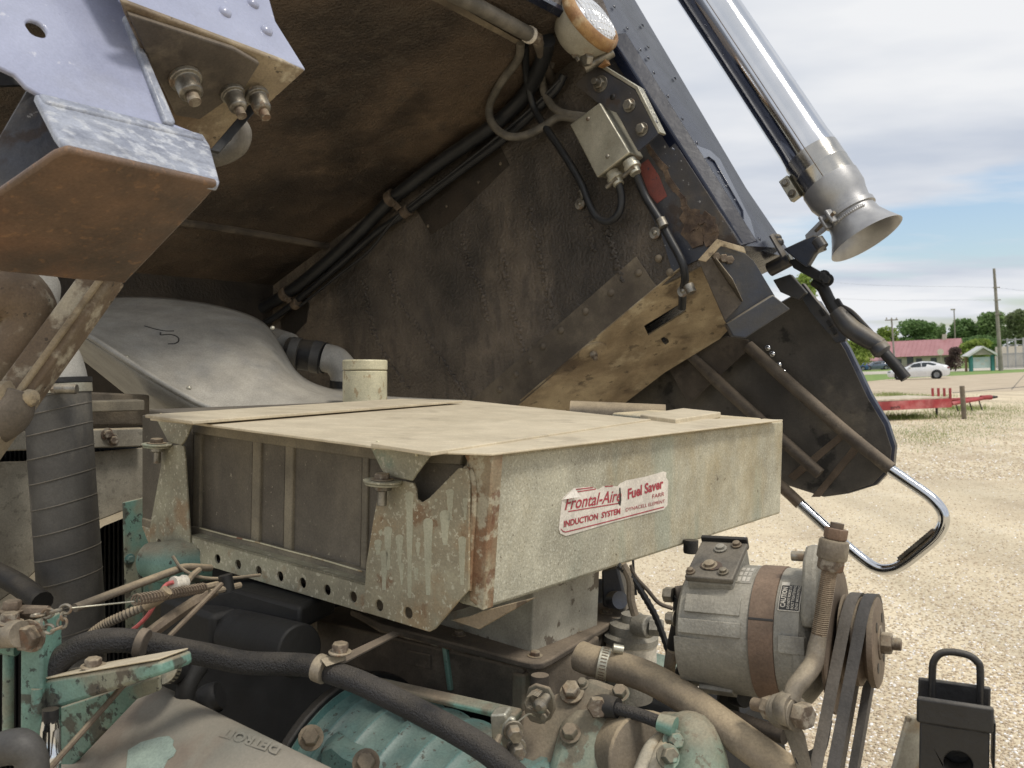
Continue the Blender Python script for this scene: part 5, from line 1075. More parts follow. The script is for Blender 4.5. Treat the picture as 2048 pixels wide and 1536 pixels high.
text_cyl('DO NOT FORCE OR', .1365, .0030, 20, 43, m_decalw, dk)
text_cyl('BOLT TIGHTENING', .1412, .0030, 20, 43, m_decalw, dk)
text_cyl('END MOUNTING', .146, .0030, 20, 43, m_decalw, dk)
# rear bolts, ears
bolt('bolt', cyp(-.004, rad(4), .062), -ax, .008, .010, m_zinc, al, 1.2)
er = G().prism([cyp(.150 * k_, rad(58), .07), cyp(.150 * k_, rad(72), .112), cyp(.150 * k_, rad(60), .118), cyp(.150 * k_, rad(48), .112), cyp(.150 * k_, rad(15), .085), cyp(.150 * k_, rad(5), .074)], ax * .016).build('front_ear', m_alt, al, .004)
q = cyp(.150 * k_, rad(58), .106); G().cyl(q - ax * .016, q + ax * .001, .006, n=14).build('ear_stud', m_zinc, er, .0006)
# fan, pulley
pc0 = a1 + ax * .010
fn = G().lathe(pc0, ax, [(0, .03), (.001, .086), (.004, .087), (.006, .086), (.008, .03)], 56).build('fan_disc', m_pulley, al)
pl0 = pc0 + ax * .012; rp = .052
pu_ = G().lathe(pl0, ax, [(-.004, .030), (0, rp), (.003, rp), (.009, rp - .010), (.015, rp), (.020, rp), (.026, rp - .010), (.032, rp), (.038, rp), (.040, rp - .004), (.040, .02)], 56).build('pulley', m_pulley, al)
bolt('shaft_nut', pl0 + ax * .039, ax, .013, .012, m_rbolt, pu_, 1.5, .012, .55)
for k in range(4):
    q = pl0 + ax * .0403 + (tc_ * math.cos(k * 1.57 + .5) + up_ * math.sin(k * 1.57 + .5)) * .033; G().prism(circ(q, tc_, up_, .006, 10), ax * .0004).build('pulley_hole', m_decal, pu_)
dn_ = (-up_ * 1.0 + tc_ * .30 - ax * .13).normalized(); sd2 = ax.cross(dn_); sd2 = sd2 if sd2.dot(tc_) > 0 else -sd2
def belt(t, mat, label):
    c1 = pl0 + ax * t; R1, R2, D = rp + .001, .062, .42; c2 = c1 + dn_ * D; P = []
    for k in range(13): a = -math.pi / 2 + math.pi * k / 12 ; P.append(c1 + (sd2 * -math.sin(a) - dn_ * math.cos(a)) * R1)
    Q = [c2 + (sd2 * -math.sin(a) + dn_ * math.cos(a)) * R2 for a in [math.pi / 2 - math.pi * k / 12 for k in range(13)]]
    ring = P + Q; secs = []
    cc = (c1 + c2) / 2; m = len(ring)
    for i in range(m):
        tg_ = (ring[(i + 1) % m] - ring[i - 1]).normalized(); nr = tg_.cross(ax); nr = nr if nr.dot(ring[i] - (c1 if i < 13 else c2)) > 0 else -nr
        o = ring[i]; secs.append([o - ax * .0066 + nr * .003, o + ax * .0066 + nr * .003, o + ax * .0045 - nr * .006, o - ax * .0045 - nr * .006])
    g = G(); g.loft(secs + [secs[0]], cap=False); return tag(g.build('drive_belt', mat), label, 'belt', 'belts on the alternator pulley')
belt(.009, m_belt, 'dusty grey drive belt in inner groove of alternator pulley')
belt(.026, m_belt2, 'darker drive belt in outer groove of alternator pulley')
# lower support under the alternator
ls = thing('alternator_mount', 'rusty support arm and bolt assembly under the alternator', 'bracket', px(1560, 1560, 1.05))
la0, la1 = px(1508, 1408, 1.02), px(1610, 1432, .96); ld = (la1 - la0).normalized()
G().cyl(la0, la1 - ld * .004, .0075, n=14).build('long_bolt', m_rodrust, ls)
for t, r, h, hx in [(.018, .0135, .012, 1), (.031, .0165, .004, 0), (.037, .019, .012, 0), (.058, .018, .004, 0), (.063, .0145, .014, 1)]:
    c = la0 + ld * t; (G().hexa(c, ld, r, h) if hx else G().cyl(c, c + ld * h, r, n=22)).build('nut' if hx else 'washer', m_forge if not hx else m_rbolt, ls, .0008)
G().prism([px(1560, 1440, .99), px(1585, 1436, .98), px(1600, 1470, .97), px(1612, 1530, .97), px(1600, 1560, .97), px(1580, 1500, .98)], ld * .008).build('support_arm', m_forge, ls, .002)
G().tube([px(1440, 1432, 1.12), px(1475, 1440, 1.1), px(1530, 1460, 1.06), px(1570, 1472, 1.04)], .010, 10).build('cross_rod', m_brown, ls)
G().prism([px(1440, 1370, 1.16), px(1478, 1378, 1.15), px(1482, 1440, 1.14), px(1440, 1440, 1.16)], cw((0, .02, 0))).build('saddle', m_dark, ls, .003)
G().cyl(px(1470, 1392, 1.13), px(1490, 1396, 1.11), .012).build('saddle_bolt', m_dark, ls, .001)
G().tube([px(1600, 1520, .97), px(1640, 1500, 1.0), px(1655, 1440, 1.02)], .006, 8).build('black_strap', m_black, ls)
# adjusting rod
ar = thing('adjusting_rod', 'rusty threaded adjusting rod with nuts and bent forged end', 'adjuster rod', px(1590, 1420, .98))
rt, rb = px(1675, 1046, 1.0), px(1637, 1276, 1.0); rdv = (rb - rt).normalized(); rl = (rb - rt).length
G().lathe(rt, rdv, [(0, .0075), (rl, .0075)], 18).build('rod_core', m_rodrust, ar)
g = []; npt = 34 * 8; u1, v1 = perp(rdv)
for k in range(npt + 1):
    a = k * math.pi / 4; g.append(rt + rdv * (.052 + (rl - .056) * k / npt) + (u1 * math.cos(a) + v1 * math.sin(a)) * .0078)
G().tube(g, .0014, 5, 1).build('thread', m_rodrust, ar)
G().hexa(rt + rdv * .006, rdv, .0130, .013).build('nut', m_altband, ar, .0008)
G().lathe(rt + rdv * .019, rdv, [(0, .0150), (.002, .0165), (.020, .0165), (.022, .0150)], 24).build('swivel_collar', m_forge, ar)
G().hexa(rt + rdv * .041, rdv, .0145, .013).build('nut', m_rbolt, ar, .0008)
G().tube([rb - rdv * .004, px(1633, 1295, 1.0), px(1626, 1328, .995), px(1606, 1356, .985), px(1590, 1376, .98), px(1580, 1400, .975)], [.0085, .0098, .0105, .0105, .010, .0095], 18).build('forged_end', m_forge, ar)
c = px(1577, 1418, .975); G().lathe(c - ld * .008, ld, [(0, .017), (.002, .0185), (.014, .0185), (.016, .017)], 24).build('eye', m_forge, ar)
# wires into alternator
sl_w = thing('taped_lead', 'grey taped cable lead entering alternator rear', 'cable', px(1340, 1350, 1.2))
G().tube([px(1360, 1192, 1.15), px(1357, 1240, 1.16), px(1345, 1295, 1.18), px(1338, 1350, 1.2), px(1350, 1400, 1.22)], [.0085, .0085, .0075, .0075], 12).build('sleeve', m_cabblk, sl_w)
G().tube([px(1346, 1300, 1.175), px(1338, 1352, 1.19), px(1348, 1398, 1.2)], .0078, 12).build('tape', m_hosetan, sl_w)
G().cyl(px(1352, 1190, 1.15), px(1378, 1186, 1.15), .011).build('terminal', m_brown, sl_w, .001); G().hexa(px(1346, 1190, 1.15), ax * -1, .010, .012).build('nut', m_zinc, sl_w)
G().tube([px(1400, 1330, 1.2), px(1380, 1400, 1.2), px(1420, 1430, 1.2), px(1450, 1440, 1.2)], .007, 10).build('lead', m_cabblk, sl_w)
G().tube([px(1372, 1290, 1.22), px(1365, 1340, 1.23), px(1340, 1380, 1.24)], .009, 10).build('lead', m_cabblk, sl_w)

# ================================================================== BLACK LATCH lower right
lt = thing('cab_latch', 'black steel cab latch block with a wire bail standing up', 'latch', px(1910, 1560, .85))
lX = (px(1986, 1436, .845) - px(1832, 1413, .872)); lw = lX.length; lX.normalize(); lY = U.cross(lX).normalized(); lZ = lX.cross(lY); lO = px(1909, 1424, .858)
def lp3(x, y, z): return lO + lX * x + lY * y + lZ * z
def lbox(nm, x0, x1, y0, y1, z0, z1, bv=.002): return G().box(lp3((x0 + x1) / 2, (y0 + y1) / 2, (z0 + z1) / 2), lX * (x1 - x0) / 2, lY * (y1 - y0) / 2, lZ * (z1 - z0) / 2).build(nm, m_latch, lt, bv)
hw_ = lw / 2
lbox('front_lip', -hw_, hw_, -.006, .001, -.014, .011, .0025)
lbox('saddle_floor', -hw_ * .98, hw_ * .98, .0012, .036, -.010, -.006, .001)
lbox('back_lip', -hw_ * .96, hw_, .0365, .042, -.012, .016, .002)
fpl = Pl(lp3(0, .0, 0), lY)
hol = circ(lp3(.004, 0, -.050), lX, lZ, .0125, 20)
G().prism([lp3(-hw_ * .90, 0, -.015), lp3(hw_ * .92, 0, -.015), lp3(hw_ * .92, 0, -.20), lp3(-hw_ * .90, 0, -.20)], lY * .034, [hol]).build('face', m_latch, lt, .0015)
lbox('hole_backing', -hw_ * .85, hw_ * .85, .0345, .038, -.20, -.015, .001)  # added behind the round hole so that it looks dark
lbox('side_cheek', hw_ * 1.0, hw_ * 1.06, -.002, .03, -.05, -.004, .001)
G().tube([lp3(x, .038, z) for x, z in [(-.019, -.02), (-.019, .02), (-.018, .034), (-.012, .043), (-.002, .046), (.012, .045), (.020, .040), (.0235, .030), (.0235, -.02)]], .0036, 12, 4).build('wire_bail', m_latch, lt)
plate('tan_flange', Pl(px(1830, 1500, .93), cw((-.3, 1, .1))), [(1818, 1434), (1846, 1434), (1850, 1700), (1720, 1700), (1790, 1536)], .006, m_peel, lt, .002)
# ================================================================== GROUND AND BACKGROUND
def gravel_mat():
    m = bpy.data.materials.new('gravel'); m.use_nodes = True; t = m.node_tree; N = t.nodes.new; L = t.links.new; p = t.nodes['Principled BSDF']; p.inputs['Roughness'].default_value = .92
    tc = N('ShaderNodeTexCoord')
    def nz(s, d=4, r=.55):
        n = N('ShaderNodeTexNoise'); n.inputs['Scale'].default_value = s; n.inputs['Detail'].default_value = d; n.inputs['Roughness'].default_value = r; L(tc.outputs['Object'], n.inputs['Vector']); return n.outputs[0]
    def vo(s):
        n = N('ShaderNodeTexVoronoi'); n.inputs['Scale'].default_value = s; L(tc.outputs['Object'], n.inputs['Vector']); return n
    def ramp(s, stops):
        r = N('ShaderNodeValToRGB'); e = r.color_ramp.elements
        while len(e) < len(stops): e.new(.5)
        for q, (po, c) in zip(e, stops): q.position = po; q.color = (*s2l(c), 1)
        L(s, r.inputs[0]); return r.outputs[0]
    v1 = vo(38); base = ramp(v1.outputs['Color'], [(0, (184, 170, 144)), (.4, (202, 188, 160)), (.75, (212, 199, 172)), (1, (224, 213, 190))])
    big = ramp(nz(.55, 6, .6), [(.32, (178, 158, 132)), (.46, (206, 190, 162)), (.56, (214, 199, 170)), (.68, (222, 210, 186))])
    mx = N('ShaderNodeMix'); mx.data_type = 'RGBA'; mx.blend_type = 'MIX'; mx.inputs[0].default_value = .55; L(base, mx.inputs[6]); L(big, mx.inputs[7])
    # wheel tracks: long pale and darker bands
    mpt = N('ShaderNodeMapping'); mpt.inputs['Rotation'].default_value = (0, 0, .5); mpt.inputs['Scale'].default_value = (1.1, .05, 1); L(tc.outputs['Object'], mpt.inputs[0])
    nt_ = N('ShaderNodeTexNoise'); nt_.inputs['Scale'].default_value = 1.0; nt_.inputs['Detail'].default_value = 4; L(mpt.outputs[0], nt_.inputs['Vector'])
    trk = N('ShaderNodeMapRange'); trk.inputs[1].default_value = .35; trk.inputs[2].default_value = .65; trk.inputs[3].default_value = .86; trk.inputs[4].default_value = 1.1; L(nt_.outputs[0], trk.inputs[0])
    tv = N('ShaderNodeVectorMath'); tv.operation = 'SCALE'; L(mx.outputs[2], tv.inputs[0]); L(trk.outputs[0], tv.inputs['Scale'])
    # sparse dry weeds
    w1 = N('ShaderNodeMapRange'); w1.inputs[1].default_value = .60; w1.inputs[2].default_value = .72; L(nz(.9, 8, .65), w1.inputs[0])
    w2 = N('ShaderNodeMath'); w2.operation = 'MULTIPLY'; w2.inputs[1].default_value = .35; L(w1.outputs[0], w2.inputs[0])
    m2 = N('ShaderNodeMix'); m2.data_type = 'RGBA'; L(w2.outputs[0], m2.inputs[0]); L(tv.outputs[0], m2.inputs[6]); m2.inputs[7].default_value = (*s2l((150, 140, 104)), 1)
    L(m2.outputs[2], p.inputs['Base Color'])
    b = N('ShaderNodeBump'); b.inputs['Strength'].default_value = .9; b.inputs['Distance'].default_value = .012; L(v1.outputs['Distance'], b.inputs['Height'])
    b2 = N('ShaderNodeBump'); b2.inputs['Strength'].default_value = .6; b2.inputs['Distance'].default_value = .03; L(nz(6, 5), b2.inputs['Height']); L(b.outputs[0], b2.inputs['Normal'])
    L(b2.outputs[0], p.inputs['Normal']); return m
m_grav = gravel_mat()
g = G(); g.add([(-900, -200, 0), (900, -200, 0), (900, 2000, 0), (-900, 2000, 0)], [(0, 1, 2, 3)]); struct(g.build('ground', m_grav, org=(0, 0, 0)))
m_conc = mk('concrete_lot', (196, 178, 150), (182, 164, 136), .6, .9, 0, .1, 6)
m_road = mk('road_concrete', (196, 188, 172), (184, 176, 160), .4, .9, 0, .1, 6)
m_grass = mk('mown_grass', (124, 154, 62), (104, 134, 50), 1.2, .95, 0, .5, 8, [dict(c=(140, 146, 74), scale=.5, lo=.5, hi=.7, amt=.5)])
def sheet(name, z, pts, mat): return struct(G().prism([gnd(x, y, z) for x, y in pts], (0, 0, -.003)).build(name, mat))
sheet('concrete_lot', .006, [(1200, 812), (1700, 792), (2048, 781), (2700, 757), (2700, 722), (2048, 743), (1700, 765), (1200, 800)], m_conc)
sheet('grass_verge', .012, [(1200, 800), (1700, 766), (1780, 758), (2048, 744), (2700, 722), (2700, 697), (2048, 716), (1700, 729), (1200, 748)], m_grass)
sheet('road', .03, [(1200, 775), (1700, 750.5), (2048, 738), (2700, 716), (2700, 712), (2048, 733), (1700, 744.5), (1200, 766)], m_road)
for pts in [[(1905, 785), (2060, 772), (2060, 773), (1905, 786)], [(2022, 779), (2048, 750), (2049, 750), (2024, 779)]]: struct(G().prism([gnd(x, y, .0105) for x, y in pts], (0, 0, -.003)).build('pavement_joint', m_dark))
# loose stones near the camera: one mass
rng = np.random.default_rng(5)
def stones(n, name, x0, x1, y0, y1, s0, s1, mat):
    ph = (1 + 5 ** .5) / 2
    ico = np.array([(-1, ph, 0), (1, ph, 0), (-1, -ph, 0), (1, -ph, 0), (0, -1, ph), (0, 1, ph), (0, -1, -ph), (0, 1, -ph), (ph, 0, -1), (ph, 0, 1), (-ph, 0, -1), (-ph, 0, 1)]) / 1.9
    fi = np.array([(0, 11, 5), (0, 5, 1), (0, 1, 7), (0, 7, 10), (0, 10, 11), (1, 5, 9), (5, 11, 4), (11, 10, 2), (10, 7, 6), (7, 1, 8), (3, 9, 4), (3, 4, 2), (3, 2, 6), (3, 6, 8), (3, 8, 9), (4, 9, 5), (2, 4, 11), (6, 2, 10), (8, 6, 7), (9, 8, 1)])
    pxs = rng.uniform(x0, x1, n); pys = y0 + (y1 - y0) * rng.uniform(0, 1, n) ** 1.0
    vs = np.zeros((n, 12, 3)); 
    for i in range(n):
        c = gnd(pxs[i], pys[i]); s = rng.uniform(s0, s1) * .5; a = rng.uniform(0, 6.28)
        q = ico * rng.uniform(.7, 1.25, (12, 1)) * np.array([s, s * rng.uniform(.6, 1), s * rng.uniform(.35, .7)])
        ca_, sa_ = math.cos(a), math.sin(a); vs[i, :, 0] = q[:, 0] * ca_ - q[:, 1] * sa_ + c.x; vs[i, :, 1] = q[:, 0] * sa_ + q[:, 1] * ca_ + c.y; vs[i, :, 2] = q[:, 2] + s * .12
    F_ = (fi[None] + (np.arange(n) * 12)[:, None, None]).reshape(-1, 3)
    me = bpy.data.meshes.new(name); me.from_pydata(vs.reshape(-1, 3).tolist(), [], F_.tolist()); me.polygons.foreach_set('use_smooth', [True] * len(me.polygons)); me.materials.append(mat)
    o = bpy.data.objects.new(name, me); col.objects.link(o); o['kind'] = 'stuff'; o['label'] = 'loose pale crushed limestone gravel on the lot'; o['category'] = 'gravel'; return o
def stone_mat():
    m = bpy.data.materials.new('limestone_chip'); m.use_nodes = True; t = m.node_tree; p = t.nodes['Principled BSDF']; p.inputs['Roughness'].default_value = .9
    g_ = t.nodes.new('ShaderNodeNewGeometry'); r = t.nodes.new('ShaderNodeValToRGB'); e = r.color_ramp.elements
    for q, (po, c) in zip([e[0], e[1], e.new(.35), e.new(.7)], [(0, (176, 158, 134)), (1, (214, 200, 176)), (.35, (194, 177, 152)), (.7, (205, 189, 164))]): q.position = po; q.color = (*s2l(c), 1)
    t.links.new(g_.outputs['Random Per Island'], r.inputs[0]); t.links.new(r.outputs[0], p.inputs['Base Color']); return m
m_chip = stone_mat()
stones(34000, 'gravel', 1150, 2120, 930, 1560, .008, .024, m_chip)
stones(9000, 'gravel', 1500, 2150, 840, 960, .015, .045, m_chip)
# thin weeds and dry grass round the trailer
m_blade = mk('grass_blade', (120, 146, 62), (150, 152, 92), .8, .9, 0, 0)
def blades(n, pts, name, h0, h1, w, label):
    vs = []; fs = []
    for i in range(n):
        while True:
            cx, cy, rx_, ry_ = pts[rng.integers(len(pts))]; a = rng.normal(0, .5); b = rng.normal(0, .5); break
        c = gnd(cx + a * rx_, cy + b * ry_); an = rng.uniform(0, 6.28); h = rng.uniform(h0, h1); d = Vector((math.cos(an), math.sin(an), 0)); l = Vector((rng.normal(0, .3), rng.normal(0, .3), 1)) * h
        k = len(vs); vs += [c - d * w, c + d * w, c + l]; fs.append((k, k + 1, k + 2))
    me = bpy.data.meshes.new(name); me.from_pydata([tuple(q) for q in vs], [], fs); me.materials.append(m_blade); o = bpy.data.objects.new(name, me); col.objects.link(o); o['kind'] = 'stuff'; o['label'] = label; o['category'] = 'grass'; return o
blades(5000, [(1850, 832, 130, 9), (1800, 836, 60, 4), (1830, 793, 90, 3), (1930, 818, 60, 6), (1780, 790, 40, 4)], 'grass_weeds', .04, .16, .008, 'thin green weeds growing through gravel around red trailer')
blades(5000, [(1950, 850, 120, 30), (1850, 870, 90, 25), (2020, 820, 60, 18)], 'dry_weeds', .02, .06, .005, 'short dry weeds scattered in the gravel lot')

def sc3(p): return Vector(p)
# ------------------------------------------------------------------ trailer
m_tred = mk('trailer_red', (176, 46, 52), (150, 44, 48), 2, .6, 0, .1, 20, [dict(c=(206, 128, 124), scale=1.6, lo=.5, hi=.7, amt=.7)])
m_deck = mk('deck_boards', (206, 194, 170), (186, 172, 148), 3, .9, 0, .2, 20)
tl = thing('flatbed_trailer', 'red flatbed trailer with pale board deck parked on the gravel', 'trailer', gnd(1850, 836))
e1 = px(1902, 799, 25.2); e0 = px(1600, 813, 24.4); tx = (e1 - e0); tx.z *= 1; tlen = tx.length; tx.normalize(); ty = Vector((0, 0, 1)).cross(tx).normalized(); tz = tx.cross(ty); tz = tz if tz.z > 0 else -tz
ty = ty if ty.y > 0 else -ty
G().box(e0 + tx * tlen * .5 - tz * .10, tx * tlen * .5, ty * .03, tz * .12).build('side_rail', m_tred, tl, .01)
G().box(e0 + tx * tlen * .5 + ty * 2.0 - tz * .10, tx * tlen * .5, ty * .03, tz * .12).build('side_rail', m_tred, tl, .01)
for k in range(8): G().box(e0 + tx * tlen * .5 + ty * (.13 + k * .25) + tz * .06, tx * tlen * .5, ty * .118, tz * .025).build('deck_board', m_deck, tl, .005)
for s in (0, 1):
    a = e1 + ty * (2.0 * s) - tz * .12; b = e1 + tx * 1.75 + ty * 1.0 - tz * .06
    G().tube([a, b], .06, 6, 1).build('tongue_bar', m_tred, tl)
b = e1 + tx * 1.7 + ty * 1.0 - tz * .04; G().tube([b, b + tx * .35], .07, 8, 1).build('tongue_tip', m_tred, tl); G().tube([b + tx * .3, b + tx * .55], [.06, .03], 8, 1).build('coupler', m_dark, tl)
for k in (.6, .95, 1.2): G().tube([e1 + tx * k * 1.3 + ty * .9 - tz * .1, e1 + tx * (k * 1.3 + .1) + ty * .9 - tz * .4], .018, 6, 1).build('safety_chain', m_dark, tl)
for k in range(4): G().box(e1 - tx * (.02) + ty * (k * .2) - tx * (k * .04) + tz * .14, tx * .025, ty * .025, tz * .18).build('stake', m_tred, tl)
for k in (0, 1):
    c = e0 + tx * tlen * (.18 + .16 * k) - ty * .18; c.z = .36
    w_ = G().lathe(c - ty * .1, ty, [(0, .2), (.02, .34), (.05, .36), (.17, .36), (.2, .34), (.22, .2)], 24).build('wheel', m_black, tl); G().lathe(c - ty * .11, ty, [(0, .05), (.01, .2), (.03, .2)], 18).build('rim', m_deck, w_)
fe = e0 + tx * tlen * .30 - ty * .2; G().tube([fe - tx * .1 + tz * .25, fe + tx * .35 + tz * .23, fe + tx * .7 + tz * .05, fe + tx * .85 - tz * .25], .05, 8).build('fender', m_tred, tl)
c = e1 + tx * .25 + ty; G().tube([Vector((c.x, c.y, 0)), c], .035, 8, 1).build('jack_leg', m_dark, tl)
TPp = Pl(e0 - ty * .034, ty)
text_on('lettering', TPp, '3VVS', (1781, 819), (1800, 816.5), (0, -5), m_decal, tl, 0, .02, .004)
post = tag(G().tube([gnd(1929, 838) - Vector((0, 0, .2)), px(1924, 772, 24.6)], .065, 10, 1).build('wooden_post', mk('weathered_post', (128, 116, 98), (104, 94, 80), 3, .9, 0, .2, 20)), 'weathered grey wooden post standing before the trailer tongue', 'post')

# ------------------------------------------------------------------ cars
m_glass = mk('car_glass', (46, 56, 60), (40, 48, 54), 1, .08, 0, 0, spec=.6)
m_tyre = mk('tyre', (30, 30, 32), (24, 24, 26), 4, .8, 0, 0)
m_alloy = mk('alloy', (150, 152, 156), (120, 122, 126), 4, .35, .6, 0)
m_tail = mk('tail_lamp', (150, 30, 36), (120, 24, 30), 4, .2, 0, 0)
def car(name, label, loc, yaw, paint):
    t = thing(name, label, 'car', loc, 'cars behind the lot'); R = Matrix.Rotation(yaw, 3, 'Z')
    def W(p): return loc + R @ Vector(p)
    ST = [(2.28, .36, .58, .55, .62, .45), (2.15, .24, .66, .78, .74, .62), (1.5, .2, .80, .89, .92, .72), (.95, .2, .88, .9, 1.0, .74), (.3, .2, .92, .91, 1.33, .60), (-.4, .2, .94, .91, 1.43, .60), (-1.1, .2, .98, .91, 1.38, .58), (-1.75, .2, 1.02, .90, 1.16, .64), (-2.1, .24, 1.0, .86, 1.05, .66), (-2.28, .36, .82, .76, .92, .62)]
    secs = []
    for x, zb, zs, hs, zr, hr in ST:
        secs.append([W((x, y, z)) for y, z in [(-hs * .92, zb), (-hs, (zb + zs) / 2), (-hs, zs), (-(hs * .25 + hr * .75), zs + (zr - zs) * .75), (-hr * .8, zr), (hr * .8, zr), ((hs * .25 + hr * .75), zs + (zr - zs) * .75), (hs, zs), (hs, (zb + zs) / 2), (hs * .92, zb)]])
    b = G().loft(secs).build('body', paint, t, ang=60)
    for s in (-1, 1):
        def sp(x, z, hs=.91, k=.012): return W((x, s * (hs - (z - .93) * .62 + k), z))
        for poly in ([(.72, .99), (.34, 1.24), (-.22, 1.34), (-.22, .98)], [(-.28, .98), (-.28, 1.34), (-.85, 1.33), (-1.35, 1.18), (-1.2, 1.02)]):
            G().prism([sp(x, z) for x, z in poly], R @ Vector((0, -s * .02, 0))).build('side_window', m_glass, t)
        for x in (1.38, -1.32):
            c = W((x, s * .80, .33)); axv = R @ Vector((0, s, 0))
            G().lathe(W((x, s * .86, .35)), axv, [(0, .40), (.055, .40)], 24).build('wheel_arch', m_tyre, t)
            wv = G().lathe(c, axv, [(0, .30), (.02, .33), (.14, .33), (.16, .28)], 24).build('wheel', m_tyre, t); G().lathe(c + axv * .14, axv, [(0, .23), (.03, .21), (.02, .05)], 10).build('rim', m_alloy, wv)
        G().box(W((-2.14, s * .66, .88)), R @ Vector((.12, 0, 0)), R @ Vector((0, .2, 0)), Vector((0, 0, .07))).build('tail_lamp', m_tail, t, .02)
        G().box(W((2.1, s * .62, .66)), R @ Vector((.12, 0, 0)), R @ Vector((0, .18, 0)), Vector((0, 0, .06))).build('headlight', m_alloy, t, .02)
        G().box(W((.62, s * .98, 1.0)), R @ Vector((.08, 0, 0)), R @ Vector((0, .09, 0)), Vector((0, 0, .06))).build('mirror', paint, t, .02)
    G().prism([W((-1.2, -.5, 1.372)), W((-1.2, .5, 1.372)), W((-1.74, .56, 1.185)), W((-1.74, -.56, 1.185))], R @ Vector((-.02, 0, .02))).build('rear_window', m_glass, t)
    G().prism([W((.34, -.52, 1.33)), W((.34, .52, 1.33)), W((.92, .62, 1.03)), W((.92, -.62, 1.03))], R @ Vector((.02, 0, .02))).build('windscreen', m_glass, t)
    G().box(W((-2.24, 0, .42)), R @ Vector((.06, 0, 0)), R @ Vector((0, .6, 0)), Vector((0, 0, .12))).build('bumper', m_tyre, t, .03)
    return t
m_cwhite = mk('white_car_paint', (226, 228, 230), (218, 220, 224), 1, .2, 0, 0, coat=.8)
m_cblue = mk('blue_car_paint', (40, 84, 140), (34, 72, 124), 1, .2, 0, 0, coat=.8)
m_cgrey = mk('grey_blue_car_paint', (92, 106, 128), (82, 96, 116), 1, .2, 0, 0, coat=.8)
car('parked_car', 'white hatchback parked at the edge of the concrete lot', gnd(1836, 758.5), math.pi - rad(22), m_cwhite)
car('parked_car', 'small bright blue car parked before the low wing of building', gnd(1706, 742), math.pi - rad(5), m_cblue)
car('parked_car', 'grey blue car parked before the long red roofed building', gnd(1752, 740), math.pi - rad(5), m_cgrey)

# ------------------------------------------------------------------ building
def zz_(d, y, x=1830): return px(x, y, d).z
m_roof = mk('red_metal_roof', (178, 122, 124), (168, 112, 114), .5, .5, 0, .05, 4)
m_bwall = mk('beige_siding', (186, 178, 160), (172, 164, 148), .6, .8, 0, .05, 4)
m_bwin = mk('building_glass', (60, 68, 74), (50, 56, 62), .6, .15, 0, 0)
bd_ = thing('red_roof_building', 'long low beige building with a dull red metal roof', 'building', Vector((*px(1830, 730, 150).xy, 0)))
bx0, bx1 = px(1765, 716, 150), px(1912, 712, 144); bdir = Vector((bx1.x - bx0.x, bx1.y - bx0.y, 0)); bl = bdir.length; bdir.normalize(); bdp = Vector((-bdir.y, bdir.x, 0)); ze = 2.15; zr = 4.7
def bp3(a, b, z): return Vector((bx0.x, bx0.y, z)) + bdir * a + bdp * b
G().box(bp3(bl / 2, 5, ze / 2), bdir * (bl / 2 - .3), bdp * 4.6, Vector((0, 0, ze / 2))).build('wall', m_bwall, bd_)
rf = G().prism([bp3(-.3, -.3, ze - .15), bp3(-.3, 5, zr), bp3(-.3, 10.3, ze - .15)], bdir * (bl + .6)).build('roof', m_roof, bd_)
for k in range(1, 16): 
    t_ = bl * k / 16; G().prism([bp3(t_, -.32, ze - .12), bp3(t_, 5, zr + .05), bp3(t_, 5, zr - .02), bp3(t_, -.3, ze - .18)], bdir * .06).build('roof_rib', m_roof, rf)
G().box(bp3(bl * .80, 5, zr + .3), bdir * .3, bdp * .3, Vector((0, 0, .5))).build('roof_vent', m_decalw, rf)
for t_ in (.22, .5, .7, .88): 
    wn = G().box(bp3(bl * t_, .38, 1.3), bdir * .45, bdp * .05, Vector((0, 0, .35))).build('window', m_bwin, bd_)
G().box(bp3(bl * .38, .38, 1.0), bdir * .5, bdp * .05, Vector((0, 0, 1.0))).build('door', m_bwin, bd_)
w0 = px(1702, 724, 146); 
G().box(bp3(-2.9, 4, .8), bdir * 2.7, bdp * 3.0, Vector((0, 0, .8))).build('wing_wall', m_bwall, bd_)
G().prism([bp3(-6, .6, 1.5), bp3(-6, 4, 2.5), bp3(-6, 7.4, 1.5)], bdir * 6.0).build('wing_roof', m_roof, bd_)

# ------------------------------------------------------------------ kiosk sign shelter
m_tealp = mk('teal_post', (40, 130, 126), (36, 116, 114), 1, .6, 0, 0); m_wood = mk('shelter_wood', (150, 116, 86), (130, 100, 74), 1, .8, 0, 0); m_shr = mk('shelter_roof', (206, 208, 206), (190, 192, 190), 1, .7, 0, 0)
kd = 98.0; kb = px(1963, 731, kd); kx = cw((1, 0, 0)); kx.z = 0; kx.normalize(); ky = Vector((0, 0, 1)).cross(kx); kz0 = 0.0; kf = Vector((kb.x, kb.y, 0)); s_ = kd / F
ki = thing('kiosk_shelter', 'small notice shelter with teal posts and pale gable roof', 'kiosk', kf)
def kp(xp, z, y=0): return kf + kx * ((xp - 1963) * s_) + ky * y + Vector((0, 0, z))
zt = 1.75
for xp in (1942, 1985): G().box(kp(xp, zt / 2), kx * .16, ky * .16, Vector((0, 0, zt / 2))).build('post', m_tealp, ki)
for xp in (1935, 1991): G().box(kp(xp, zt / 2, .3), kx * .10, ky * .10, Vector((0, 0, zt / 2))).build('outer_post', m_wood, ki)
pn = G().box(kp(1963, .95, .05), kx * 1.0, ky * .05, Vector((0, 0, .6))).build('notice_board', mk('notice', (196, 210, 214), (182, 200, 204), 1, .3, 0, 0), ki)
for xp, zz in ((1956, 1.2), (1973, 1.15), (1966, .8)): G().box(kp(xp, zz, -.01), kx * .2, ky * .01, Vector((0, 0, .12))).build('notice_sheet', m_shr, pn)
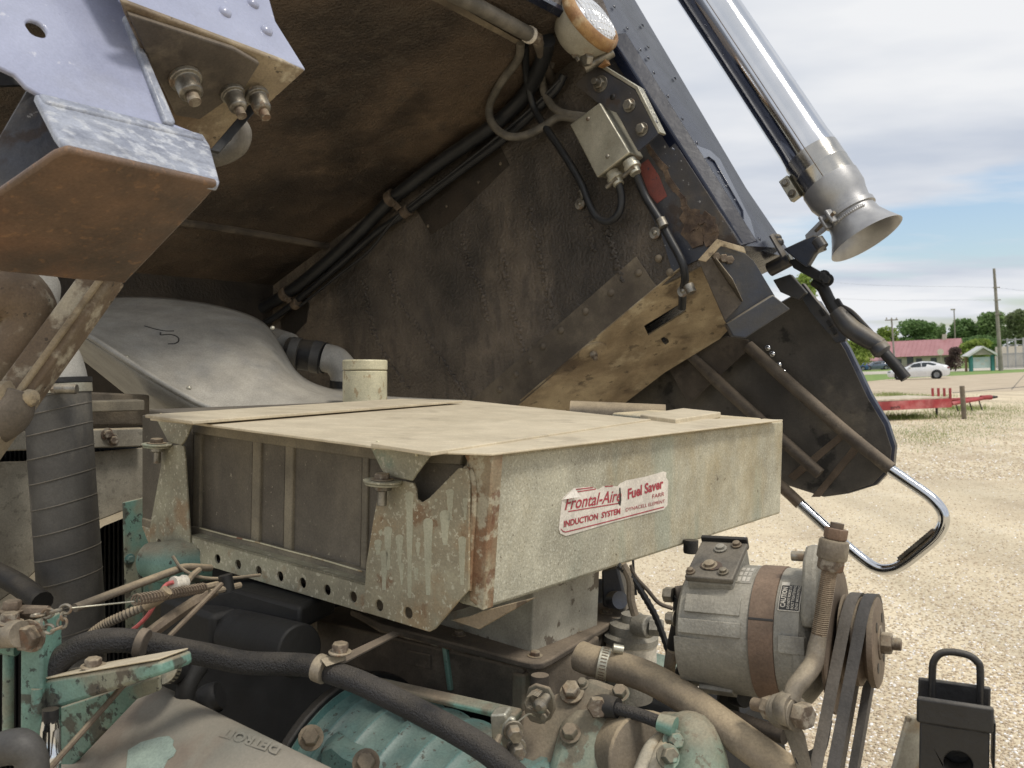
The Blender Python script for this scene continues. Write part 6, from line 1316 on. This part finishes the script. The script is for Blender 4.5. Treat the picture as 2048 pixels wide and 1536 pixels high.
G().prism([kp(1930, 1.72, -.5), kp(1963, 2.75, -.5), kp(1996, 1.72, -.5), kp(1992, 1.60, -.5), kp(1963, 2.55, -.5), kp(1934, 1.60, -.5)], ky * 1.4).build('roof', m_shr, ki)
G().prism([kp(1940, 1.78, -.3), kp(1963, 2.5, -.3), kp(1986, 1.78, -.3)], ky * .1).build('gable', m_decalg, ki)
# sign, poles, fence
def pole(name, label, xb, yb, xt, yt, d, r0_, r1_, mat):
    t = thing(name, label, 'pole', Vector((*px(xb, yb, d).xy, 0)), 'utility poles'); a = px(xb, yb, d); a.z = 0
    G().tube([a - Vector((0, 0, .3)), px(xt, yt, d)], [r0_, r1_], 10, 1).build('shaft', mat, t); return t
m_pole = mk('pole_wood', (150, 144, 134), (128, 122, 112), 1, .9, 0, .1, 10)
p_ = pole('utility_pole', 'tall grey utility pole beside the notice shelter', 2002, 732, 1988, 537, 95, .24, .13, m_pole)
for y in (575, 600, 628): G().box(px(1990 + (y - 537) * .07, y, 94.8), kx * .35, ky * .05, Vector((0, 0, .05))).build('insulator_arm', m_pole, p_)
p_ = pole('utility_pole', 'utility pole with a short crossarm in front of red roof', 1790, 720, 1783, 637, 120, .14, .1, m_pole)
G().box(px(1783, 640, 119.8), kx * .85, ky * .06, Vector((0, 0, .07))).build('crossarm', m_pole, p_)
for x in (1773, 1783, 1793): G().box(px(x, 637, 119.8), kx * .06, ky * .06, Vector((0, 0, .12))).build('insulator', m_decalg, p_)
p_ = pole('utility_pole', 'thin distant light pole rising behind the red roof', 1911, 690, 1908, 618, 165, .14, .09, m_pole)
G().box(px(1906, 619, 164.8), kx * .4, ky * .08, Vector((0, 0, .12))).build('lamp_head', m_decalg, p_)
sgn = thing('road_sign', 'small pale road sign on thin post behind the white hatchback', 'sign', Vector((*px(1882, 740, 88).xy, 0)))
a = px(1884, 740, 88); a.z = 0; G().tube([a, px(1881, 697, 88)], .03, 6, 1).build('post', m_decalg, sgn)
c = px(1881, 704, 87.9); G().prism([c + kx * (.33 * math.cos(rad(22.5 + 45 * k))) + Vector((0, 0, .33 * math.sin(rad(22.5 + 45 * k)))) for k in range(8)], ky * .02).build('panel', m_decalw, sgn)
m_fence = mk('fence_steel', (170, 172, 172), (150, 152, 152), 1, .6, .3, 0)
fnc = thing('substation_fence', 'pale steel fence with upright pickets round the substation', 'fence', Vector((*px(2050, 730, 108).xy, 0)))
for k in range(46):
    x = 1994 + k * 2.6; a = px(x, 730, 108); a.z = 0; G().box(a + Vector((0, 0, .95)), kx * .03, ky * .03, Vector((0, 0, .95))).build('picket', m_fence, fnc)
for zz in (.3, 1.75): a = px(2052, 730, 108.1); a.z = zz; G().box(a, kx * 3.6, ky * .03, Vector((0, 0, .04))).build('rail', m_fence, fnc)
sb = thing('substation', 'white substation wall and steel frames behind picket fence', 'substation', Vector((*px(2060, 730, 118).xy, 0)))
a = px(2062, 730, 120); a.z = 0; G().box(a + Vector((0, 0, 1.4)), kx * 4.6, ky * .2, Vector((0, 0, 1.4))).build('wall', m_decalw, sb)
for k in range(5): q = px(2016 + k * 16, 730, 115); q.z = 0; G().box(q + Vector((0, 0, 1.9)), kx * .08, ky * .08, Vector((0, 0, 1.9))).build('frame_post', m_fence, sb)
for zz in (2.9, 3.6): q = px(2060, 730, 115.2); q.z = zz; G().box(q, kx * 3.4, ky * .06, Vector((0, 0, .06))).build('frame_beam', m_fence, sb)
m_wire = mk('line_wire', (120, 124, 130), (120, 124, 130), 1, .6, 0, 0)
for (pa, pb, lab) in [(((1500, 540, 150)), ((1990, 575, 95)), 'upper power line strung to tall utility pole'), ((1500, 575, 150), (1990, 600, 95), 'lower power line strung to tall utility pole'), ((1990, 575, 95), (2300, 560, 80), 'power line leaving the tall utility pole towards substation')]:
    a, b = px(*pa), px(*pb); mid = (a + b) / 2 - Vector((0, 0, .9)); tag(G().tube([a, mid, b], .009, 5, 8).build('power_line', m_wire), lab, 'power line')

# ------------------------------------------------------------------ trees and shrubs
def leafmat(n, a, b, c): 
    m = mk(n, a, b, .7, .8, 0, 0, layers=[dict(c=c, scale=1.3, lo=.52, hi=.66, amt=.7)], grain=0); t = m.node_tree; p = t.nodes['Principled BSDF']
    tr = t.nodes.new('ShaderNodeBsdfTranslucent'); ms = t.nodes.new('ShaderNodeMixShader'); ms.inputs[0].default_value = .45
    t.links.new(p.inputs['Base Color'].links[0].from_socket, tr.inputs[0]); t.links.new(p.outputs[0], ms.inputs[1]); t.links.new(tr.outputs[0], ms.inputs[2]); t.links.new(ms.outputs[0], t.nodes['Material Output'].inputs[0]); return m
m_lf = [leafmat('leaf_green', (112, 146, 80), (90, 122, 64), (140, 170, 100)), leafmat('leaf_mid', (128, 158, 90), (104, 132, 74), (156, 182, 110)), leafmat('leaf_lime', (150, 172, 66), (124, 148, 54), (176, 190, 88)), leafmat('leaf_purple', (110, 88, 84), (88, 72, 68), (134, 112, 98)), leafmat('leaf_pale', (128, 142, 92), (104, 120, 74), (150, 160, 112))]
m_bark = mk('bark', (92, 80, 66), (70, 62, 52), 2, .9, 0, .3, 10)
def tree(name, label, cat, xc, ytop, hw, d, mi, seed, ybot=None, nl=2600, dens=1.0, group=None):
    r = np.random.default_rng(seed); b = px(xc, 720, d); b.z = 0; s = d / F; W_ = hw * s; Ht = px(xc, ytop, d).z
    t = thing(name, label, cat, b, group); zb = Ht * (.22 if cat == 'tree' else .02)
    g = G().tube([b - Vector((0, 0, .1)), b + Vector((0, 0, Ht * .3)), b + Vector((r.normal(0, .2), 0, Ht * .75))], [max(.08, Ht * .028), Ht * .02, Ht * .006], 8); lobes = []
    for k in range(12 if cat == 'tree' else 8):
        a = r.uniform(0, 6.28); rr_ = r.uniform(.15, .68); z = zb + (Ht - zb) * r.uniform(.25, .85); sh = math.sin(math.pi * min(1, max(.12, (z - zb) / (Ht - zb) * .8 + .2)))
        c = b + Vector((math.cos(a) * W_ * rr_ * (.5 + .5 * sh), math.sin(a) * W_ * rr_ * .8, z)); lobes.append((c, W_ * r.uniform(.26, .46), (Ht - zb) * r.uniform(.13, .22)))
        if k < 6: g.tube([b + Vector((0, 0, Ht * .25)), (b + Vector((0, 0, Ht * .4)) + c) / 2, c], [Ht * .012, Ht * .005], 6, 3)
    lobes.append((b + Vector((0, 0, Ht - (Ht - zb) * .16)), W_ * .4, (Ht - zb) * .16)); lobes.append((b + Vector((0, 0, zb + (Ht - zb) * .35)), W_ * .62, (Ht - zb) * .3))
    g.build('trunk', m_bark, t)
    n = int(nl * dens * 1.7); vs = np.zeros((n * 4, 3)); ls = max(.10, min(.34, W_ * .085))
    for i in range(n):
        c, rw_, rh = lobes[r.integers(len(lobes))]; q = r.normal(0, 1, 3); q /= np.linalg.norm(q); q *= r.uniform(.55, 1.08) 
        p = np.array(c) + q * np.array([rw_, rw_, rh]); u = r.normal(0, 1, 3); u /= np.linalg.norm(u); v = np.cross(u, r.normal(0, 1, 3)); v /= np.linalg.norm(v); k = ls * r.uniform(.6, 1.3)
        vs[i * 4:i * 4 + 4] = [p - u * k, p - v * k * .6, p + u * k, p + v * k * .6]
    vs[:, 2] = np.maximum(vs[:, 2], .05)
    vs -= np.array(b); me = bpy.data.meshes.new('crown'); me.from_pydata(vs.tolist(), [], [(i * 4, i * 4 + 1, i * 4 + 2, i * 4 + 3) for i in range(n)]); me.materials.append(m_lf[mi]); o = bpy.data.objects.new('crown', me); col.objects.link(o); o.parent = t; return t
gt = 'trees behind the red roof'
tree('broadleaf_tree', 'dark green broad tree behind middle of the red roof', 'tree', 1832, 640, 52, 190, 0, 1, group=gt, nl=4200)
tree('broadleaf_tree', 'yellow green tree behind crossarm pole', 'tree', 1778, 652, 26, 185, 2, 2, group=gt)
tree('broadleaf_tree', 'slender green tree beside roof vent', 'tree', 1886, 646, 16, 200, 1, 3, group=gt, nl=1500)
tree('broadleaf_tree', 'round green tree behind thin light pole', 'tree', 1932, 638, 40, 195, 0, 4, group=gt, nl=3600)
tree('broadleaf_tree', 'big green tree behind tall utility pole', 'tree', 1985, 626, 46, 190, 1, 5, group=gt, nl=4200)
tree('broadleaf_tree', 'pale feathery tree behind the substation', 'tree', 2040, 622, 44, 180, 4, 6, group=gt, nl=3600)
tree('broadleaf_tree', 'green tree at back of substation wall', 'tree', 2095, 628, 40, 185, 1, 7, group=gt)
tree('broadleaf_tree', 'low dark tree filling gap behind purple shrub', 'tree', 1960, 672, 50, 170, 0, 14, group=gt, nl=3000)
tree('broadleaf_tree', 'mid green tree just left of the thin light pole', 'tree', 1862, 650, 34, 205, 1, 15, group=gt, nl=2600)
tree('broadleaf_tree', 'lime green tree over low wing of building', 'tree', 1716, 680, 46, 112, 2, 8, nl=3200)
tree('broadleaf_tree', 'tall lime tree glimpsed behind the cab hinge', 'tree', 1612, 545, 40, 100, 2, 9, nl=3600)
tree('leafy_shrub', 'rounded lime green shrub behind the notice shelter', 'shrub', 1955, 679, 44, 135, 2, 10, nl=3000)
tree('leafy_shrub', 'purple leaved shrub between red building and shelter', 'shrub', 1910, 694, 25, 104, 3, 11, nl=2200)

# ------------------------------------------------------------------ chassis below the engine
cf = thing('chassis_frame', 'black steel chassis rails and front wheel under the engine', 'truck chassis', Vector((*(CAM + A * 1.2 + B * .9).xy, 0)))
for k in (.75, 1.65): G().box(abu(k, .6, -1.12), A * .04, B * 1.6, U * .10).build('frame_rail', m_dark, cf, .004)
for k in (-.4, .6, 1.5): G().box(abu(1.2, k, -1.12), A * .42, B * .04, U * .07).build('cross_member', m_dark, cf, .004)
wc = abu(.25, 1.25, 0); wc.z = .5; aw = Vector((A.x, A.y, 0)).normalized()
w_ = G().lathe(wc - aw * .14, aw, [(0, .28), (.02, .44), (.06, .5), (.22, .5), (.26, .44), (.28, .28)], 40).build('tyre', m_black, cf); G().lathe(wc - aw * .13, aw, [(0, .05), (.03, .27), (.24, .28)], 28).build('rim', m_galv, w_)
G().box(abu(1.2, 1.25, -1.25), A * .9, B * .06, U * .06).build('axle', m_dark, cf, .01)
